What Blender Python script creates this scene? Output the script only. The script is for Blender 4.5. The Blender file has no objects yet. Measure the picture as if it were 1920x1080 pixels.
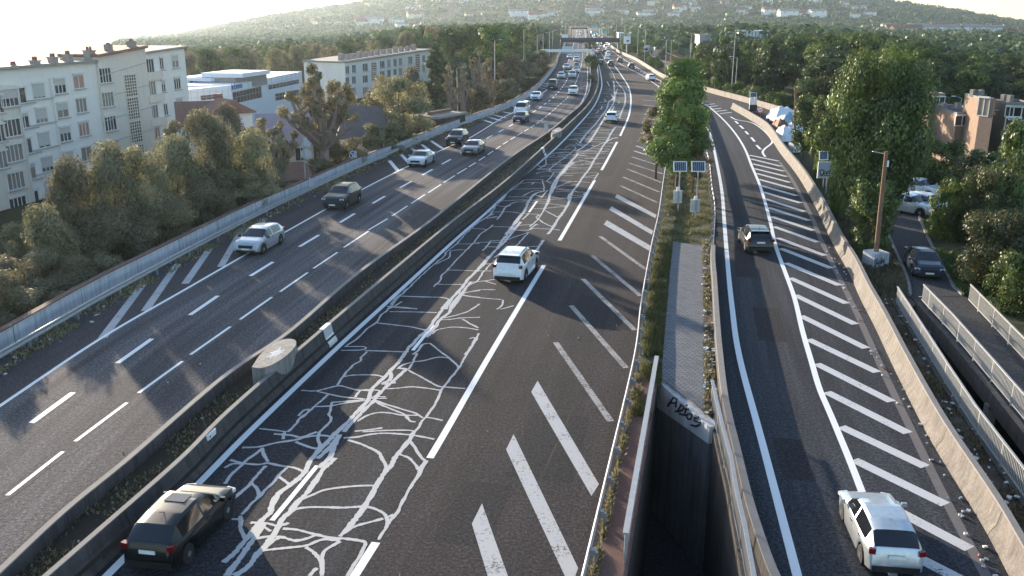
import bpy, math, random
import numpy as np
from mathutils import Vector, Matrix
from mathutils.noise import noise as pnoise

SC = bpy.context.scene
COL = SC.collection
# ------------------------------------------------------------------ camera, sky, sun, exposure
F, YH, H = 1700.0, 25.0, 14.5                       # focal length (px of a 1920 frame), horizon row, eye height
TH = math.atan((540 - YH) / F)
CT, ST = math.cos(TH), math.sin(TH)
cam_d = bpy.data.cameras.new('camera')
cam_d.sensor_width = 36.0
cam_d.lens = F / 1920 * 36.0
cam_d.clip_start, cam_d.clip_end = 0.2, 20000.0
cam = bpy.data.objects.new('camera', cam_d)
COL.objects.link(cam)
cam.location = (0, 0, H)
cam.rotation_euler = (math.pi / 2 - TH, 0, 0)
SC.camera = cam

SUN_AZ, SUN_EL = math.radians(-31), math.radians(10)   # azimuth from +Y, positive to the right
world = bpy.data.worlds.new('World')
SC.world = world
world.use_nodes = True
wn, wl = world.node_tree.nodes, world.node_tree.links
wn.clear()
w_out = wn.new('ShaderNodeOutputWorld')
w_bg = wn.new('ShaderNodeBackground')
w_sky = wn.new('ShaderNodeTexSky')
w_sky.sky_type = 'NISHITA'
w_sky.sun_disc = False
w_sky.sun_elevation = SUN_EL
w_sky.sun_rotation = SUN_AZ
w_sky.air_density, w_sky.dust_density, w_sky.ozone_density = 0.9, 0.8, 1.5
w_tc = wn.new('ShaderNodeTexCoord')
w_sep = wn.new('ShaderNodeSeparateXYZ')
w_max = wn.new('ShaderNodeMath'); w_max.operation = 'MAXIMUM'; w_max.inputs[1].default_value = 0.012
w_com = wn.new('ShaderNodeCombineXYZ')
wl.new(w_tc.outputs['Generated'], w_sep.inputs[0])
wl.new(w_sep.outputs[0], w_com.inputs[0]); wl.new(w_sep.outputs[1], w_com.inputs[1])
wl.new(w_sep.outputs[2], w_max.inputs[0]); wl.new(w_max.outputs[0], w_com.inputs[2])
wl.new(w_com.outputs[0], w_sky.inputs[0])
wl.new(w_sky.outputs[0], w_bg.inputs[0])
w_bg.inputs[1].default_value = 0.125
wl.new(w_bg.outputs[0], w_out.inputs[0])

sun_d = bpy.data.lights.new('sun', 'SUN')
sun_d.energy, sun_d.angle, sun_d.color = 3.9, math.radians(0.5), (1.0, 0.84, 0.64)
sun = bpy.data.objects.new('sun', sun_d)
COL.objects.link(sun)
sdir = Vector((math.sin(SUN_AZ) * math.cos(SUN_EL), math.cos(SUN_AZ) * math.cos(SUN_EL), math.sin(SUN_EL)))
sun.rotation_euler = sdir.to_track_quat('Z', 'Y').to_euler()
sun.location = (-60, 60, 60)
SC.view_settings.view_transform = 'Standard'
SC.view_settings.look = 'None'
SC.view_settings.gamma = 1.0
SC.view_settings.use_curve_mapping = False
SC.view_settings.exposure = 1.7
SC.cycles.max_bounces = 6
SC.cycles.transparent_max_bounces = 8
SC.cycles.volume_bounces = 0
SC.cycles.use_denoising = True
SC.cycles.sample_clamp_indirect = 4.0
HAZE = 0.00008

rng = random.Random(7)
nrg = np.random.default_rng(11)

# ------------------------------------------------------------------ helpers: photo rays to places in the world
def ray(px, py):
    a, b = (px - 960) / F, (540 - py) / F
    return Vector((a, CT + b * ST, -ST + b * CT))
def g(px, py, z=0.0):
    d = ray(px, py); t = (z - H) / d.z
    return Vector((d.x * t, d.y * t, z))
def at(px, py, Y):
    d = ray(px, py); t = Y / d.y
    return Vector((d.x * t, Y, H + d.z * t))
def proj(p):
    x, y, z = p[0], p[1], p[2] - H
    dep = y * CT - z * ST; up = y * ST + z * CT
    return 960 + F * x / dep, 540 - F * up / dep
def ppm(Y):                                          # photo pixels per metre at a distance
    return F / (Y * CT + 4)
def spl(pts, n=6):                                   # smooth curve through the points
    P = [np.array(p, float) for p in pts]
    P = [2 * P[0] - P[1]] + P + [2 * P[-1] - P[-2]]
    out = []
    for i in range(1, len(P) - 2):
        p0, p1, p2, p3 = P[i - 1:i + 3]
        for k in range(n):
            t = k / n
            out.append(.5 * (2 * p1 + (p2 - p0) * t + (2 * p0 - 5 * p1 + 4 * p2 - p3) * t * t + (3 * p1 - p0 - 3 * p2 + p3) * t ** 3))
    out.append(P[-2])
    return [tuple(p) for p in out]
def gline(pts, z=0.0, n=6):                          # pixel polyline -> smooth world polyline
    return [g(x, y, z) for x, y in (spl(pts, n) if len(pts) > 2 else pts)]
class XofY:                                          # lateral position of a road line as a function of distance
    def __init__(s, pts, z=0.0, n=6):
        w = sorted([(p.y, p.x) for p in gline(pts, z, n)])
        s.y = np.array([a for a, _ in w]); s.x = np.array([b for _, b in w])
    def __call__(s, y):
        if y < s.y[0]:
            k = (s.x[3] - s.x[0]) / (s.y[3] - s.y[0]); return float(s.x[0] + (y - s.y[0]) * k)
        if y > s.y[-1]:
            k = (s.x[-1] - s.x[-4]) / (s.y[-1] - s.y[-4]); return float(s.x[-1] + (y - s.y[-1]) * k)
        return float(np.interp(y, s.y, s.x))
def rs(a, b): return rng.uniform(a, b)
def sstep(a, b, x):
    t = min(1, max(0, (x - a) / (b - a))); return t * t * (3 - 2 * t)

# ------------------------------------------------------------------ helpers: meshes and objects
class MB:
    def __init__(s, M=None):
        s.v, s.f, s.m, s.uv, s.M = [], [], [], {}, M or Matrix()
    def add(s, vs, fs, mi=0):
        n = len(s.v); s.v += [tuple(s.M @ Vector(v)) for v in vs]
        for f in fs:
            s.f.append(tuple(i + n for i in f)); s.m.append(mi)
        return s
    def box(s, c, d, rz=0.0, mi=0, R=None, taper=1.0):
        x, y, z = (k / 2 for k in d)
        vs = [(-x, -y, -z), (x, -y, -z), (x, y, -z), (-x, y, -z), (-x * taper, -y * taper, z), (x * taper, -y * taper, z), (x * taper, y * taper, z), (-x * taper, y * taper, z)]
        R = R or Matrix.Rotation(rz, 3, 'Z')
        return s.add([R @ Vector(v) + Vector(c) for v in vs], [(0, 3, 2, 1), (4, 5, 6, 7), (0, 1, 5, 4), (1, 2, 6, 5), (2, 3, 7, 6), (3, 0, 4, 7)], mi)
    def tube(s, path, r, n=7, mi=0, cap=True):
        P = [Vector(p) for p in path]
        if not hasattr(r, '__len__'): r = [r] * len(P)
        vs, fs = [], []
        for i, p in enumerate(P):
            t = (P[min(i + 1, len(P) - 1)] - P[max(i - 1, 0)]).normalized()
            a = t.cross(Vector((0, 0, 1)) if abs(t.z) < .9 else Vector((1, 0, 0))).normalized(); b = t.cross(a)
            vs += [p + (a * math.cos(k * math.tau / n) + b * math.sin(k * math.tau / n)) * r[i] for k in range(n)]
        for i in range(len(P) - 1):
            for k in range(n):
                fs.append((i * n + k, i * n + (k + 1) % n, (i + 1) * n + (k + 1) % n, (i + 1) * n + k))
        if cap:
            fs += [tuple(range(n - 1, -1, -1)), tuple((len(P) - 1) * n + k for k in range(n))]
        return s.add(vs, fs, mi)
    def prism(s, poly, z0, z1, mi=0):
        n = len(poly)
        vs = [(p[0], p[1], z0) for p in poly] + [(p[0], p[1], z1) for p in poly]
        fs = [tuple(range(n - 1, -1, -1)), tuple(range(n, 2 * n))] + [(i, (i + 1) % n, n + (i + 1) % n, n + i) for i in range(n)]
        return s.add(vs, fs, mi)
    def sweep(s, path, prof, mi=0, closed=True, cap=True):   # profile (offset to the right of travel, height)
        P = [Vector((p[0], p[1], p[2] if len(p) > 2 else 0)) for p in path]; n = len(prof); vs, fs = [], []
        for i, p in enumerate(P):
            t = P[min(i + 1, len(P) - 1)] - P[max(i - 1, 0)]; t.z = 0; t.normalize(); r = Vector((t.y, -t.x, 0))
            vs += [p + r * o + Vector((0, 0, z)) for o, z in prof]
        for i in range(len(P) - 1):
            for k in range(n if closed else n - 1):
                fs.append((i * n + k, i * n + (k + 1) % n, (i + 1) * n + (k + 1) % n, (i + 1) * n + k))
        if cap and closed:
            fs += [tuple(range(n)), tuple((len(P) - 1) * n + k for k in range(n - 1, -1, -1))]
        return s.add(vs, fs, mi)
    def ribbon(s, path, w, z, mi=0):                      # flat painted line
        P = [Vector((p[0], p[1], 0)) for p in path]; vs = []
        if not hasattr(w, '__len__'): w = [w] * len(P)
        for i, p in enumerate(P):
            t = (P[min(i + 1, len(P) - 1)] - P[max(i - 1, 0)]).normalized(); r = Vector((t.y, -t.x, 0)) * w[i] / 2
            vs += [p - r + Vector((0, 0, z)), p + r + Vector((0, 0, z))]
        return s.add(vs, [(2 * i, 2 * i + 1, 2 * i + 3, 2 * i + 2) for i in range(len(P) - 1)], mi)
    def poly(s, pts, z, mi=0):
        return s.add([(p[0], p[1], z) for p in pts], [tuple(range(len(pts)))], mi)
    def build(s, name, mats, parent=None, smooth=False, uv=None):
        mats = mats if isinstance(mats, (list, tuple)) else [mats]
        off = Vector((0, 0, 0)); q = parent
        while q is not None:
            off += q.location; q = q.parent
        me = bpy.data.meshes.new(name)
        me.from_pydata([Vector(v) - off for v in s.v], [], s.f)
        for m in mats: me.materials.append(m)
        if len(mats) > 1: me.polygons.foreach_set('material_index', s.m)
        if smooth: me.polygons.foreach_set('use_smooth', [True] * len(me.polygons))
        if uv is not None:
            l = me.uv_layers.new(name='UVMap'); li = np.empty(len(me.loops), np.int32); me.loops.foreach_get('vertex_index', li)
            l.data.foreach_set('uv', np.asarray(uv, np.float32)[li].ravel())
        o = bpy.data.objects.new(name, me); COL.objects.link(o)
        if parent: o.parent = parent
        return o
def tag(o, label=None, cat=None, group=None, kind=None):
    if label: o['label'] = label
    if cat: o['category'] = cat
    if group: o['group'] = group
    if kind: o['kind'] = kind
    return o
def thing(name, label, cat, loc=(0, 0, 0), rz=0.0, group=None):
    o = bpy.data.objects.new(name, None); o.empty_display_size = .3; COL.objects.link(o)
    o.location = loc; o.rotation_euler = (0, 0, rz)
    return tag(o, label, cat, group)
def dup(o, parent=None):
    c = o.copy(); COL.objects.link(c); c.parent = parent
    for ch in list(o.children): dup(ch, c)
    return c
def place(root, loc, rz=0.0, sc=1.0, label=None, group=None, cat=None):
    root.location = loc; root.rotation_euler = (0, 0, rz); root.scale = sc if hasattr(sc, '__len__') else (sc, sc, sc)
    return tag(root, label, cat, group)
def kill(o):                                          # drop a finished prototype
    for c in list(o.children): kill(c)
    bpy.data.objects.remove(o)
def struct(o): o['kind'] = 'structure'; return o
def stuff(o): o['kind'] = 'stuff'; return o

# ------------------------------------------------------------------ materials
class NT:
    def __init__(s, name):
        s.m = bpy.data.materials.new(name); s.m.use_nodes = True; s.t = s.m.node_tree
        s.b = s.t.nodes['Principled BSDF']; s.out = s.t.nodes['Material Output']
    def n(s, ty, **k):
        d = s.t.nodes.new(ty)
        for a, v in k.items(): setattr(d, a, v)
        return d
    def l(s, a, b): s.t.links.new(a, b)
    def val(s, sock, v):
        if hasattr(v, 'is_output') or isinstance(v, bpy.types.NodeSocket): s.l(v, sock)
        else: sock.default_value = v
    def math(s, op, a, b=0.0, clamp=False):
        d = s.n('ShaderNodeMath', operation=op, use_clamp=clamp); s.val(d.inputs[0], a); s.val(d.inputs[1], b); return d.outputs[0]
    def coord(s, which='Object', sc=(1, 1, 1)):
        c = s.n('ShaderNodeTexCoord'); m = s.n('ShaderNodeMapping'); m.inputs['Scale'].default_value = sc
        s.l(c.outputs[which], m.inputs[0]); return m.outputs[0]
    def noise(s, vec, scale, detail=3, rough=.55):
        d = s.n('ShaderNodeTexNoise'); s.l(vec, d.inputs['Vector']); d.inputs['Scale'].default_value = scale
        d.inputs['Detail'].default_value = detail; d.inputs['Roughness'].default_value = rough; return d.outputs[0]
    def ramp(s, fac, stops):
        d = s.n('ShaderNodeValToRGB'); e = d.color_ramp.elements
        while len(e) < len(stops): e.new(.5)
        for k, (p, c) in enumerate(stops):
            e[k].position = p; e[k].color = tuple(c) + (1,) if len(c) == 3 else c
        s.l(fac, d.inputs[0]); return d.outputs[0]
    def mix(s, fac, a, b, mode='MIX'):
        d = s.n('ShaderNodeMix', data_type='RGBA', blend_type=mode); s.val(d.inputs[0], fac)
        for i, c in ((6, a), (7, b)):
            s.val(d.inputs[i], (tuple(c) + (1,)) if isinstance(c, (tuple, list)) and len(c) == 3 else c)
        return d.outputs[2]
    def bump(s, h, st=.3, dist=.02):
        d = s.n('ShaderNodeBump'); d.inputs['Strength'].default_value = st; d.inputs['Distance'].default_value = dist
        s.l(h, d.inputs['Height']); s.l(d.outputs[0], s.b.inputs['Normal'])
def col3(c, k): return tuple(min(1, v * k) for v in c)
def surf(name, c, rough=.8, var=.25, scale=3.0, fine=40.0, bump=0.0, metal=0.0, spec=.4, streak=None):
    t = NT(name); v = t.coord('Object')
    a = t.noise(v, scale, 4); k = t.ramp(a, [(.25, col3(c, 1 - var)), (.75, col3(c, 1 + var))])
    b = t.noise(v, fine, 2); k = t.mix(.5, k, t.ramp(b, [(.3, col3(c, 1 - var)), (.7, col3(c, 1 + var))]))
    if streak:                                        # dark rain stains running down
        sv = t.coord('Object', (1.6, 1.6, .12)); sn = t.noise(sv, 2.2, 4, .7)
        k = t.mix(t.math('MULTIPLY', t.ramp(sn, [(.42, (0, 0, 0)), (.68, (1, 1, 1))]), streak), k, col3(c, .35))
    t.l(k, t.b.inputs['Base Color']); t.b.inputs['Roughness'].default_value = rough
    t.b.inputs['Metallic'].default_value = metal; t.b.inputs['Specular IOR Level'].default_value = spec
    if bump: t.bump(b, bump)
    return t.m
def asphalt(name, c, streak=.35, speck=.4, patch=.25, warm=(1, 1, 1)):
    t = NT(name); v = t.coord('Object')
    sp = t.math('ADD', t.math('MULTIPLY', t.noise(v, 24, 4, .75), .35), t.math('MULTIPLY', t.noise(v, 9, 3, .95), .65)); big = t.noise(v, .16, 4, .6); mid = t.noise(v, 1.3, 3)
    k = t.ramp(sp, [(.40, col3(c, 1 - speck)), (.50, c), (.59, col3(c, 1 + speck * 2.4))])
    k = t.mix(t.math('MULTIPLY', t.ramp(big, [(.35, (0, 0, 0)), (.65, (1, 1, 1))]), patch), k, tuple(1.4 * b for b in warm), 'MULTIPLY')
    k = t.mix(t.math('MULTIPLY', t.ramp(mid, [(.4, (0, 0, 0)), (.7, (1, 1, 1))]), patch * .6), k, (.72, .72, .73), 'MULTIPLY')
    if streak:
        u = t.coord('UV', (1.0, .035, 1)); s1 = t.noise(u, 1.15, 3, .6)
        k = t.mix(t.math('MULTIPLY', t.ramp(s1, [(.42, (0, 0, 0)), (.6, (1, 1, 1))]), streak), k, (1.7, 1.68, 1.66), 'MULTIPLY')
        u2 = t.coord('UV', (.55, .012, 1)); s2 = t.noise(u2, 2.1, 2)
        k = t.mix(t.math('MULTIPLY', t.ramp(s2, [(.5, (0, 0, 0)), (.62, (1, 1, 1))]), streak), k, (.55, .55, .57), 'MULTIPLY')
    t.l(k, t.b.inputs['Base Color']); t.b.inputs['Roughness'].default_value = .93
    t.b.inputs['Specular IOR Level'].default_value = .14
    t.bump(sp, .5, .012)
    return t.m
def paint_mark(name, c, wear=.3):                     # road paint with worn gaps
    t = NT(name); v = t.coord('Object')
    a = t.noise(v, 9, 5, .8); b = t.noise(v, 1.1, 3)
    f = t.math('ADD', t.math('MULTIPLY', a, .75), t.math('MULTIPLY', b, .35))
    k = t.ramp(f, [(.30 + wear * .35, (.07, .068, .07)), (.36 + wear * .35, c)])
    t.l(k, t.b.inputs['Base Color']); t.b.inputs['Roughness'].default_value = .7
    return t.m
def leafmat(name, c0, c1, trans=.35, vary=.35):
    t = NT(name); at_ = t.n('ShaderNodeAttribute', attribute_name='tint'); oi = t.n('ShaderNodeObjectInfo')
    k = t.ramp(at_.outputs['Fac'], [(0, c0), (1, c1)])
    hv = t.n('ShaderNodeHueSaturation'); t.l(k, hv.inputs['Color'])
    t.l(t.math('ADD', t.math('MULTIPLY', oi.outputs['Random'], vary), 1 - vary / 2), hv.inputs['Value'])
    t.l(t.math('ADD', t.math('MULTIPLY', oi.outputs['Random'], .03), .487), hv.inputs['Hue'])
    d = t.n('ShaderNodeBsdfDiffuse'); tr = t.n('ShaderNodeBsdfTranslucent'); mx = t.n('ShaderNodeMixShader')
    t.l(hv.outputs[0], d.inputs[0]); t.l(hv.outputs[0], tr.inputs[0]); mx.inputs[0].default_value = trans
    t.l(d.outputs[0], mx.inputs[1]); t.l(tr.outputs[0], mx.inputs[2])
    gl = t.n('ShaderNodeBsdfGlossy'); gl.inputs['Roughness'].default_value = .45; gl.inputs['Color'].default_value = (.9, .95, .9, 1)
    m2 = t.n('ShaderNodeMixShader'); m2.inputs[0].default_value = .035
    t.l(mx.outputs[0], m2.inputs[1]); t.l(gl.outputs[0], m2.inputs[2]); t.l(m2.outputs[0], t.out.inputs[0])
    return t.m
def plain(name, c, rough=.5, metal=0.0, spec=.5, coat=0.0, alpha_noise=0.0):
    t = NT(name); t.b.inputs['Roughness'].default_value = rough
    t.b.inputs['Metallic'].default_value = metal; t.b.inputs['Specular IOR Level'].default_value = spec; t.b.inputs['Coat Weight'].default_value = coat
    t.b.inputs['Coat Roughness'].default_value = .06
    v = t.coord('Object'); k = t.ramp(t.noise(v, 6, 4), [(.3, col3(c, .9)), (.7, col3(c, 1.1))]); t.l(k, t.b.inputs['Base Color'])
    return t.m

M = dict(
    road_l=asphalt('asphalt_worn', (.072, .069, .074), .75, .55, .3, (1.05, 1, .98)),
    road_sh=asphalt('asphalt_shoulder', (.052, .048, .051), .25, .5, .5, (1.1, 1, .95)),
    road_r=asphalt('asphalt_lane', (.026, .0265, .031), .55, .55, .35),
    road_g=asphalt('asphalt_gore', (.030, .0275, .030), .3, .55, .6, (1.12, 1, .98)),
    road_p=asphalt('asphalt_ramp', (.031, .034, .041), .55, .5, .3),
    path=asphalt('asphalt_path', (.055, .055, .060), 0, .35, .3),
    white=paint_mark('paint_white', (.82, .82, .82), .05),
    worn=paint_mark('paint_worn', (.42, .42, .43), .40),
    faint=paint_mark('paint_faint', (.30, .29, .29), .58),
    seal=paint_mark('sealant_grey', (.43, .43, .44), .12),
    crack=plain('crack_black', (.012, .012, .013), .9),
    conc=surf('concrete_barrier', (.30, .28, .26), .85, .3, 1.2, 25, .25, streak=.75),
    concw=surf('concrete_pale', (.56, .58, .62), .85, .25, 1.0, 25, .2, streak=.5),
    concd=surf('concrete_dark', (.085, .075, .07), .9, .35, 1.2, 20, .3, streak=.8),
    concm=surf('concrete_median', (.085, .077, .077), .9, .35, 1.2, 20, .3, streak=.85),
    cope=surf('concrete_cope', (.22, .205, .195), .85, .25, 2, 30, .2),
    ledge=surf('ledge_red_brown', (.16, .085, .07), .9, .3, 1.5, 25, .2),
    soil=surf('soil_dark', (.035, .026, .018), .95, .5, 3, 30, .6),
    dirt=surf('dirt_litter', (.085, .065, .05), .95, .6, 2.5, 18, .7),
    turf=surf('turf', (.06, .065, .025), .95, .6, .5, 9, .5),
    steel=plain('galvanised_steel', (.38, .38, .385), .5, .3, .5),
    steeld=plain('steel_post_grey', (.30, .31, .33), .5, .5),
    pole=plain('pole_grey', (.42, .42, .42), .5, .3),
    wood=surf('pole_wood', (.24, .135, .085), .85, .25, 2, 20, .2),
    render_w=surf('render_white', (.84, .79, .72), .85, .06, .4, 8, .05, streak=.10),
    render_c=surf('render_cream', (.76, .67, .56), .85, .08, .4, 8, .05, streak=.15),
    render_s=surf('render_seam', (.42, .41, .41), .9, .15, 1, 12),
    roofgrey=surf('roof_grey', (.30, .27, .24), .85, .2, 1, 10),
    rooftile=surf('roof_tile', (.26, .135, .10), .85, .3, 2, 14, .3),
    roofpurple=surf('roof_sheet', (.36, .30, .34), .6, .15, 1, 12),
    roofbrown=surf('roof_shingle', (.16, .13, .125), .85, .35, 3, 16, .3),
    chim=surf('chimney_brick', (.36, .30, .27), .9, .25, 4, 22),
    pot=surf('chimney_pot', (.30, .12, .08), .8, .2, 4, 20),
    frame=plain('window_frame', (.70, .68, .64), .5),
    pane=plain('window_pane', (.06, .058, .06), .08, 0, .9), paneb=plain('window_blind', (.24, .21, .18), .3, 0, .6),
    shutter=plain('shutter_beige', (.52, .50, .46), .6),
    curtain=plain('curtain_red', (.42, .24, .18), .7),
    brownwall=surf('brick_brown', (.22, .165, .135), .9, .2, 1.5, 25, .15),
    orangewall=surf('brick_orange', (.27, .185, .14), .9, .2, 1.5, 25, .15),
    flatroof=surf('flat_roof_black', (.035, .037, .045), .9, .3, 1, 12),
    cladding=plain('cladding_white', (.74, .77, .82), .4),
    bandglass=plain('band_glass', (.15, .105, .09), .15, 0, .7),
    solar=plain('solar_cell', (.012, .016, .045), .12, 0, .8),
    alu=plain('aluminium_trim', (.72, .73, .74), .4, .4),
    signback=plain('sign_back', (.48, .52, .56), .45, .3),
    signw=plain('sign_white', (.82, .82, .84), .4), signr=plain('sign_red', (.50, .03, .04), .4), signk=plain('sign_black', (.015, .015, .018), .5),
    signb=plain('sign_blue', (.02, .09, .32), .4), signt=plain('sign_teal', (.03, .32, .36), .4),
    spray=plain('spray_black', (.010, .010, .012), .7),
    trunk=surf('bark', (.11, .075, .055), .95, .35, 3, 18, .5),
    trunkp=surf('bark_pale', (.27, .20, .165), .95, .35, 3, 18, .5),
    leaf_w=leafmat('leaf_olive', (.095, .095, .046), (.34, .30, .18), .45),
    leaf_g=leafmat('leaf_green', (.022, .048, .010), (.19, .25, .065), .32),
    leaf_d=leafmat('leaf_dark', (.014, .030, .014), (.10, .13, .05), .25),
    leaf_p=leafmat('leaf_bronze', (.13, .11, .055), (.40, .33, .19), .40),
    leaf_f=leafmat('leaf_far', (.014, .034, .018), (.115, .155, .070), .25),
    leaf_r=leafmat('leaf_reddish', (.030, .055, .016), (.19, .18, .085), .36),
    blade=leafmat('grass_blade', (.04, .055, .014), (.20, .17, .07), .35),
    litter=plain('litter_white', (.62, .61, .60), .7), litter_b=plain('litter_blue', (.28, .42, .55), .7), litter_r=plain('litter_red', (.45, .12, .08), .7),
    tyre=plain('tyre_rubber', (.014, .014, .015), .85), rim=plain('rim_alloy', (.45, .45, .47), .3, .8),
    glass=plain('car_glass', (.012, .014, .018), .05, 0, .9), trim=plain('trim_black', (.012, .012, .013), .5),
    lamp=plain('lamp_clear', (.78, .80, .82), .12, .2, .8), tail=plain('lamp_red', (.16, .008, .010), .2, 0, .7), plate=plain('plate_white', (.78, .78, .74), .5),
    tarpw=plain('tarp_white', (.72, .74, .78), .6), tarpb=plain('tarp_blue', (.20, .36, .50), .6), tarpr=plain('tarp_brown', (.20, .09, .05), .8),
)
PAINT = {k: plain('paint_' + k, c, r, m, .5 if k not in ('black', 'darkblue', 'darkgreen') else .3, 1.0 if k not in ('black', 'darkblue', 'darkgreen') else .45) for k, (c, r, m) in dict(
    silver=((.48, .52, .56), .35, .55), white=((.78, .79, .80), .3, 0), black=((.004, .004, .005), .28, 0), grey=((.14, .15, .16), .35, .4),
    darkblue=((.020, .030, .055), .3, .2), red=((.32, .02, .02), .3, .1), pale=((.60, .63, .64), .32, .4), darkgreen=((.022, .028, .026), .3, .25)).items()}
# ------------------------------------------------------------------ road lines traced on the ground
P_WALL = [(0, 622), (163, 532), (292, 468), (449, 392), (560, 344), (656, 302), (764, 261), (852, 226), (930, 200), (975, 180), (1003, 162), (1027, 137), (1042, 118), (1048, 102), (1054, 90), (1060, 78), (1067, 66), (1073, 55)]
XW = XofY(P_WALL, 1.0)
XE = XofY([(0, 761), (185, 637), (352, 540), (528, 439), (685, 352), (837, 277), (880, 259), (940, 222), (970, 206), (1030, 165), (1047, 148), (1062, 122), (1070, 102), (1074, 88), (1078, 74), (1082, 62), (1085, 55)])
P_A = [(58.7, 793), (220, 681), (356, 590.7), (469.5, 517.4), (561.5, 462.5), (637.3, 417.3), (698.5, 381.4), (749.6, 352.2), (792, 328.3), (828.3, 308), (908, 262), (951, 239), (1000, 210), (1025, 192.5), (1040, 180), (1054, 164), (1064, 148), (1074, 128), (1080, 110), (1083, 95), (1085, 80), (1088, 66)]
P_B = [(13.7, 928.7), (141, 827.5), (260, 736.7), (357, 665), (450, 599), (525, 547), (587.7, 503.3), (644.6, 464), (691, 433), (735, 405), (771.4, 381.4), (803, 361.3), (832, 342.3), (857, 326.3), (900, 299.7), (947, 268), (980, 248), (1006, 232), (1028, 215), (1047, 198), (1064, 183), (1076, 163), (1084, 143), (1090, 122), (1092, 107), (1093, 92), (1093, 78), (1094, 66)]
XA, XBL = XofY(P_A), XofY(P_B)
XML = XofY([(0, 1072), (120, 960), (240, 862), (420, 707), (540, 625), (668, 515), (805, 416), (948, 302), (1027, 248), (1068, 214), (1090, 195), (1104, 172), (1108, 150), (1107, 125), (1106, 108), (1104, 92), (1102, 80), (1100, 68), (1098, 56)], .8)
XMR = XofY([(182, 1075), (360, 907), (450, 810), (615, 655), (742, 540), (852, 442), (945, 366), (1015, 300), (1072, 243), (1105, 208), (1120, 182), (1125, 157), (1123, 132), (1119, 115), (1115, 100), (1111, 88), (1107, 76), (1103, 66), (1100, 56)])
XWL = XofY([(200, 1080), (362, 917), (467, 810), (627, 657), (755, 540), (852, 451), (925, 387), (977, 334), (1041, 279), (1090, 228), (1115, 197), (1127, 168), (1128, 150), (1125, 132), (1121, 115), (1117, 101), (1113, 88), (1109, 76), (1105, 66), (1102, 56)])
XD = XofY([(668, 1075), (705, 1017), (806, 859), (916, 670), (1020, 497), (1049, 451), (1115, 338), (1128, 319), (1157, 266), (1165, 250), (1179, 217), (1183, 187), (1179, 164), (1167, 144), (1152, 123), (1136, 104), (1129, 92), (1122, 80), (1114, 68), (1108, 58), (1106, 54)])
XRL = XofY([(1092, 1080), (1141, 875), (1189, 670), (1202, 570), (1220, 467), (1235, 400), (1243, 345), (1254.6, 272), (1266, 240), (1284, 208), (1299, 190)], .62)
XPL = XofY([(1455, 1080), (1440, 1044), (1408, 947), (1384, 849), (1361, 750), (1350, 660), (1345, 600), (1340, 520), (1337, 475), (1341, 391), (1335, 347), (1331, 307), (1325, 280), (1316, 240), (1309, 212), (1302, 190)], .66)
XPW = XofY([(1495, 1080), (1430, 833), (1386.6, 670), (1372, 570), (1364, 490), (1358, 415), (1354, 362), (1345, 310), (1333, 257), (1318, 226)])
XPR = XofY([(1675, 1080), (1616, 922), (1591, 858), (1556, 774), (1537, 730), (1522, 680), (1505, 622), (1490, 560), (1472, 510), (1454, 460), (1444, 415), (1427, 354), (1409, 310), (1397.5, 281), (1380, 252), (1357, 225), (1329, 200), (1310, 190)])
XPB = XofY([(1890, 1080), (1838, 981), (1746, 830), (1683, 707), (1640, 615), (1612, 560), (1590, 510), (1562, 460), (1532, 395), (1497, 333), (1462, 287), (1435, 246), (1406, 225), (1367, 202)])
P_OUT = [(1500, 222), (1470, 214), (1400, 193), (1316, 170), (1262, 154), (1236, 143), (1215, 129), (1190, 113), (1160, 99), (1140, 84), (1130, 74), (1120, 64), (1113, 56)]
XO = XofY(P_OUT)
YN = g(1300, 189).y                                   # nose of the planted island
YS = [6 * (1060 / 6) ** (k / 219) for k in range(220)]

# ------------------------------------------------------------------ terrain
RIDGE = ([-900, 200, 350, 520, 700, 780, 960, 1300, 1480, 1600, 1760, 1920, 2600], [-62, -54, -44, 2, 40, 58, 84, 88, 72, 44, 14, -18, -34])
def hz(x, y):
    r = math.hypot(x, y); ye = min(max(y, 6), 1060)
    if y < 4: return -.15
    xl, xr = XW(ye) - .6, (XO(ye) if ye > 150 else max(XPB(ye), 24.5 if ye < 60 else XPB(ye)) + .5) + .6
    h = -.15
    if x < xl: d = xl - x; h = -.15 - 4.0 * sstep(.2, 6, d) - .034 * max(0, d - 28)
    elif x > xr: d = x - xr; h = -.15 - 2.3 * sstep(3, 18, d) - .012 * max(0, d - 20)
    h = max(h, -60)
    if r > 900:
        px = 960 + F * x / max(y, 1) if y > 0 else (-900 if x < 0 else 2600)
        rz = float(np.interp(px, *RIDGE)) + 5 * pnoise(Vector((x * .004, y * .004, 3)))
        h = h + (rz - h) * sstep(1050, 2500, r)
        if r > 2600: h -= (r - 2600) * .03
    return h
def hole(x, y): return .5 < x < 25.5 and y < 46.0
azs = [math.radians(a) for a in list(np.arange(-180, -42, 3.0)) + list(np.arange(-42, 42, .4)) + list(np.arange(42, 180.1, 3.0))]
rr = [5.0 * (3300 / 5.0) ** (k / 150) for k in range(151)]
V, Fc = [], []
for a in azs:
    for r in rr:
        x, y = r * math.sin(a), r * math.cos(a); V.append((x, y, hz(x, y)))
nr = len(rr)
for i in range(len(azs) - 1):
    for k in range(nr - 1):
        cx = sum(V[j][0] for j in (i * nr + k, (i + 1) * nr + k + 1)) / 2; cy = (V[i * nr + k][1] + V[(i + 1) * nr + k + 1][1]) / 2
        if not hole(cx, cy): Fc.append((i * nr + k, i * nr + k + 1, (i + 1) * nr + k + 1, (i + 1) * nr + k))
mb = MB(); mb.v = V; mb.f = Fc; mb.m = [0] * len(Fc)
t = NT('ground_cover'); v = t.coord('Object')
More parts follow.
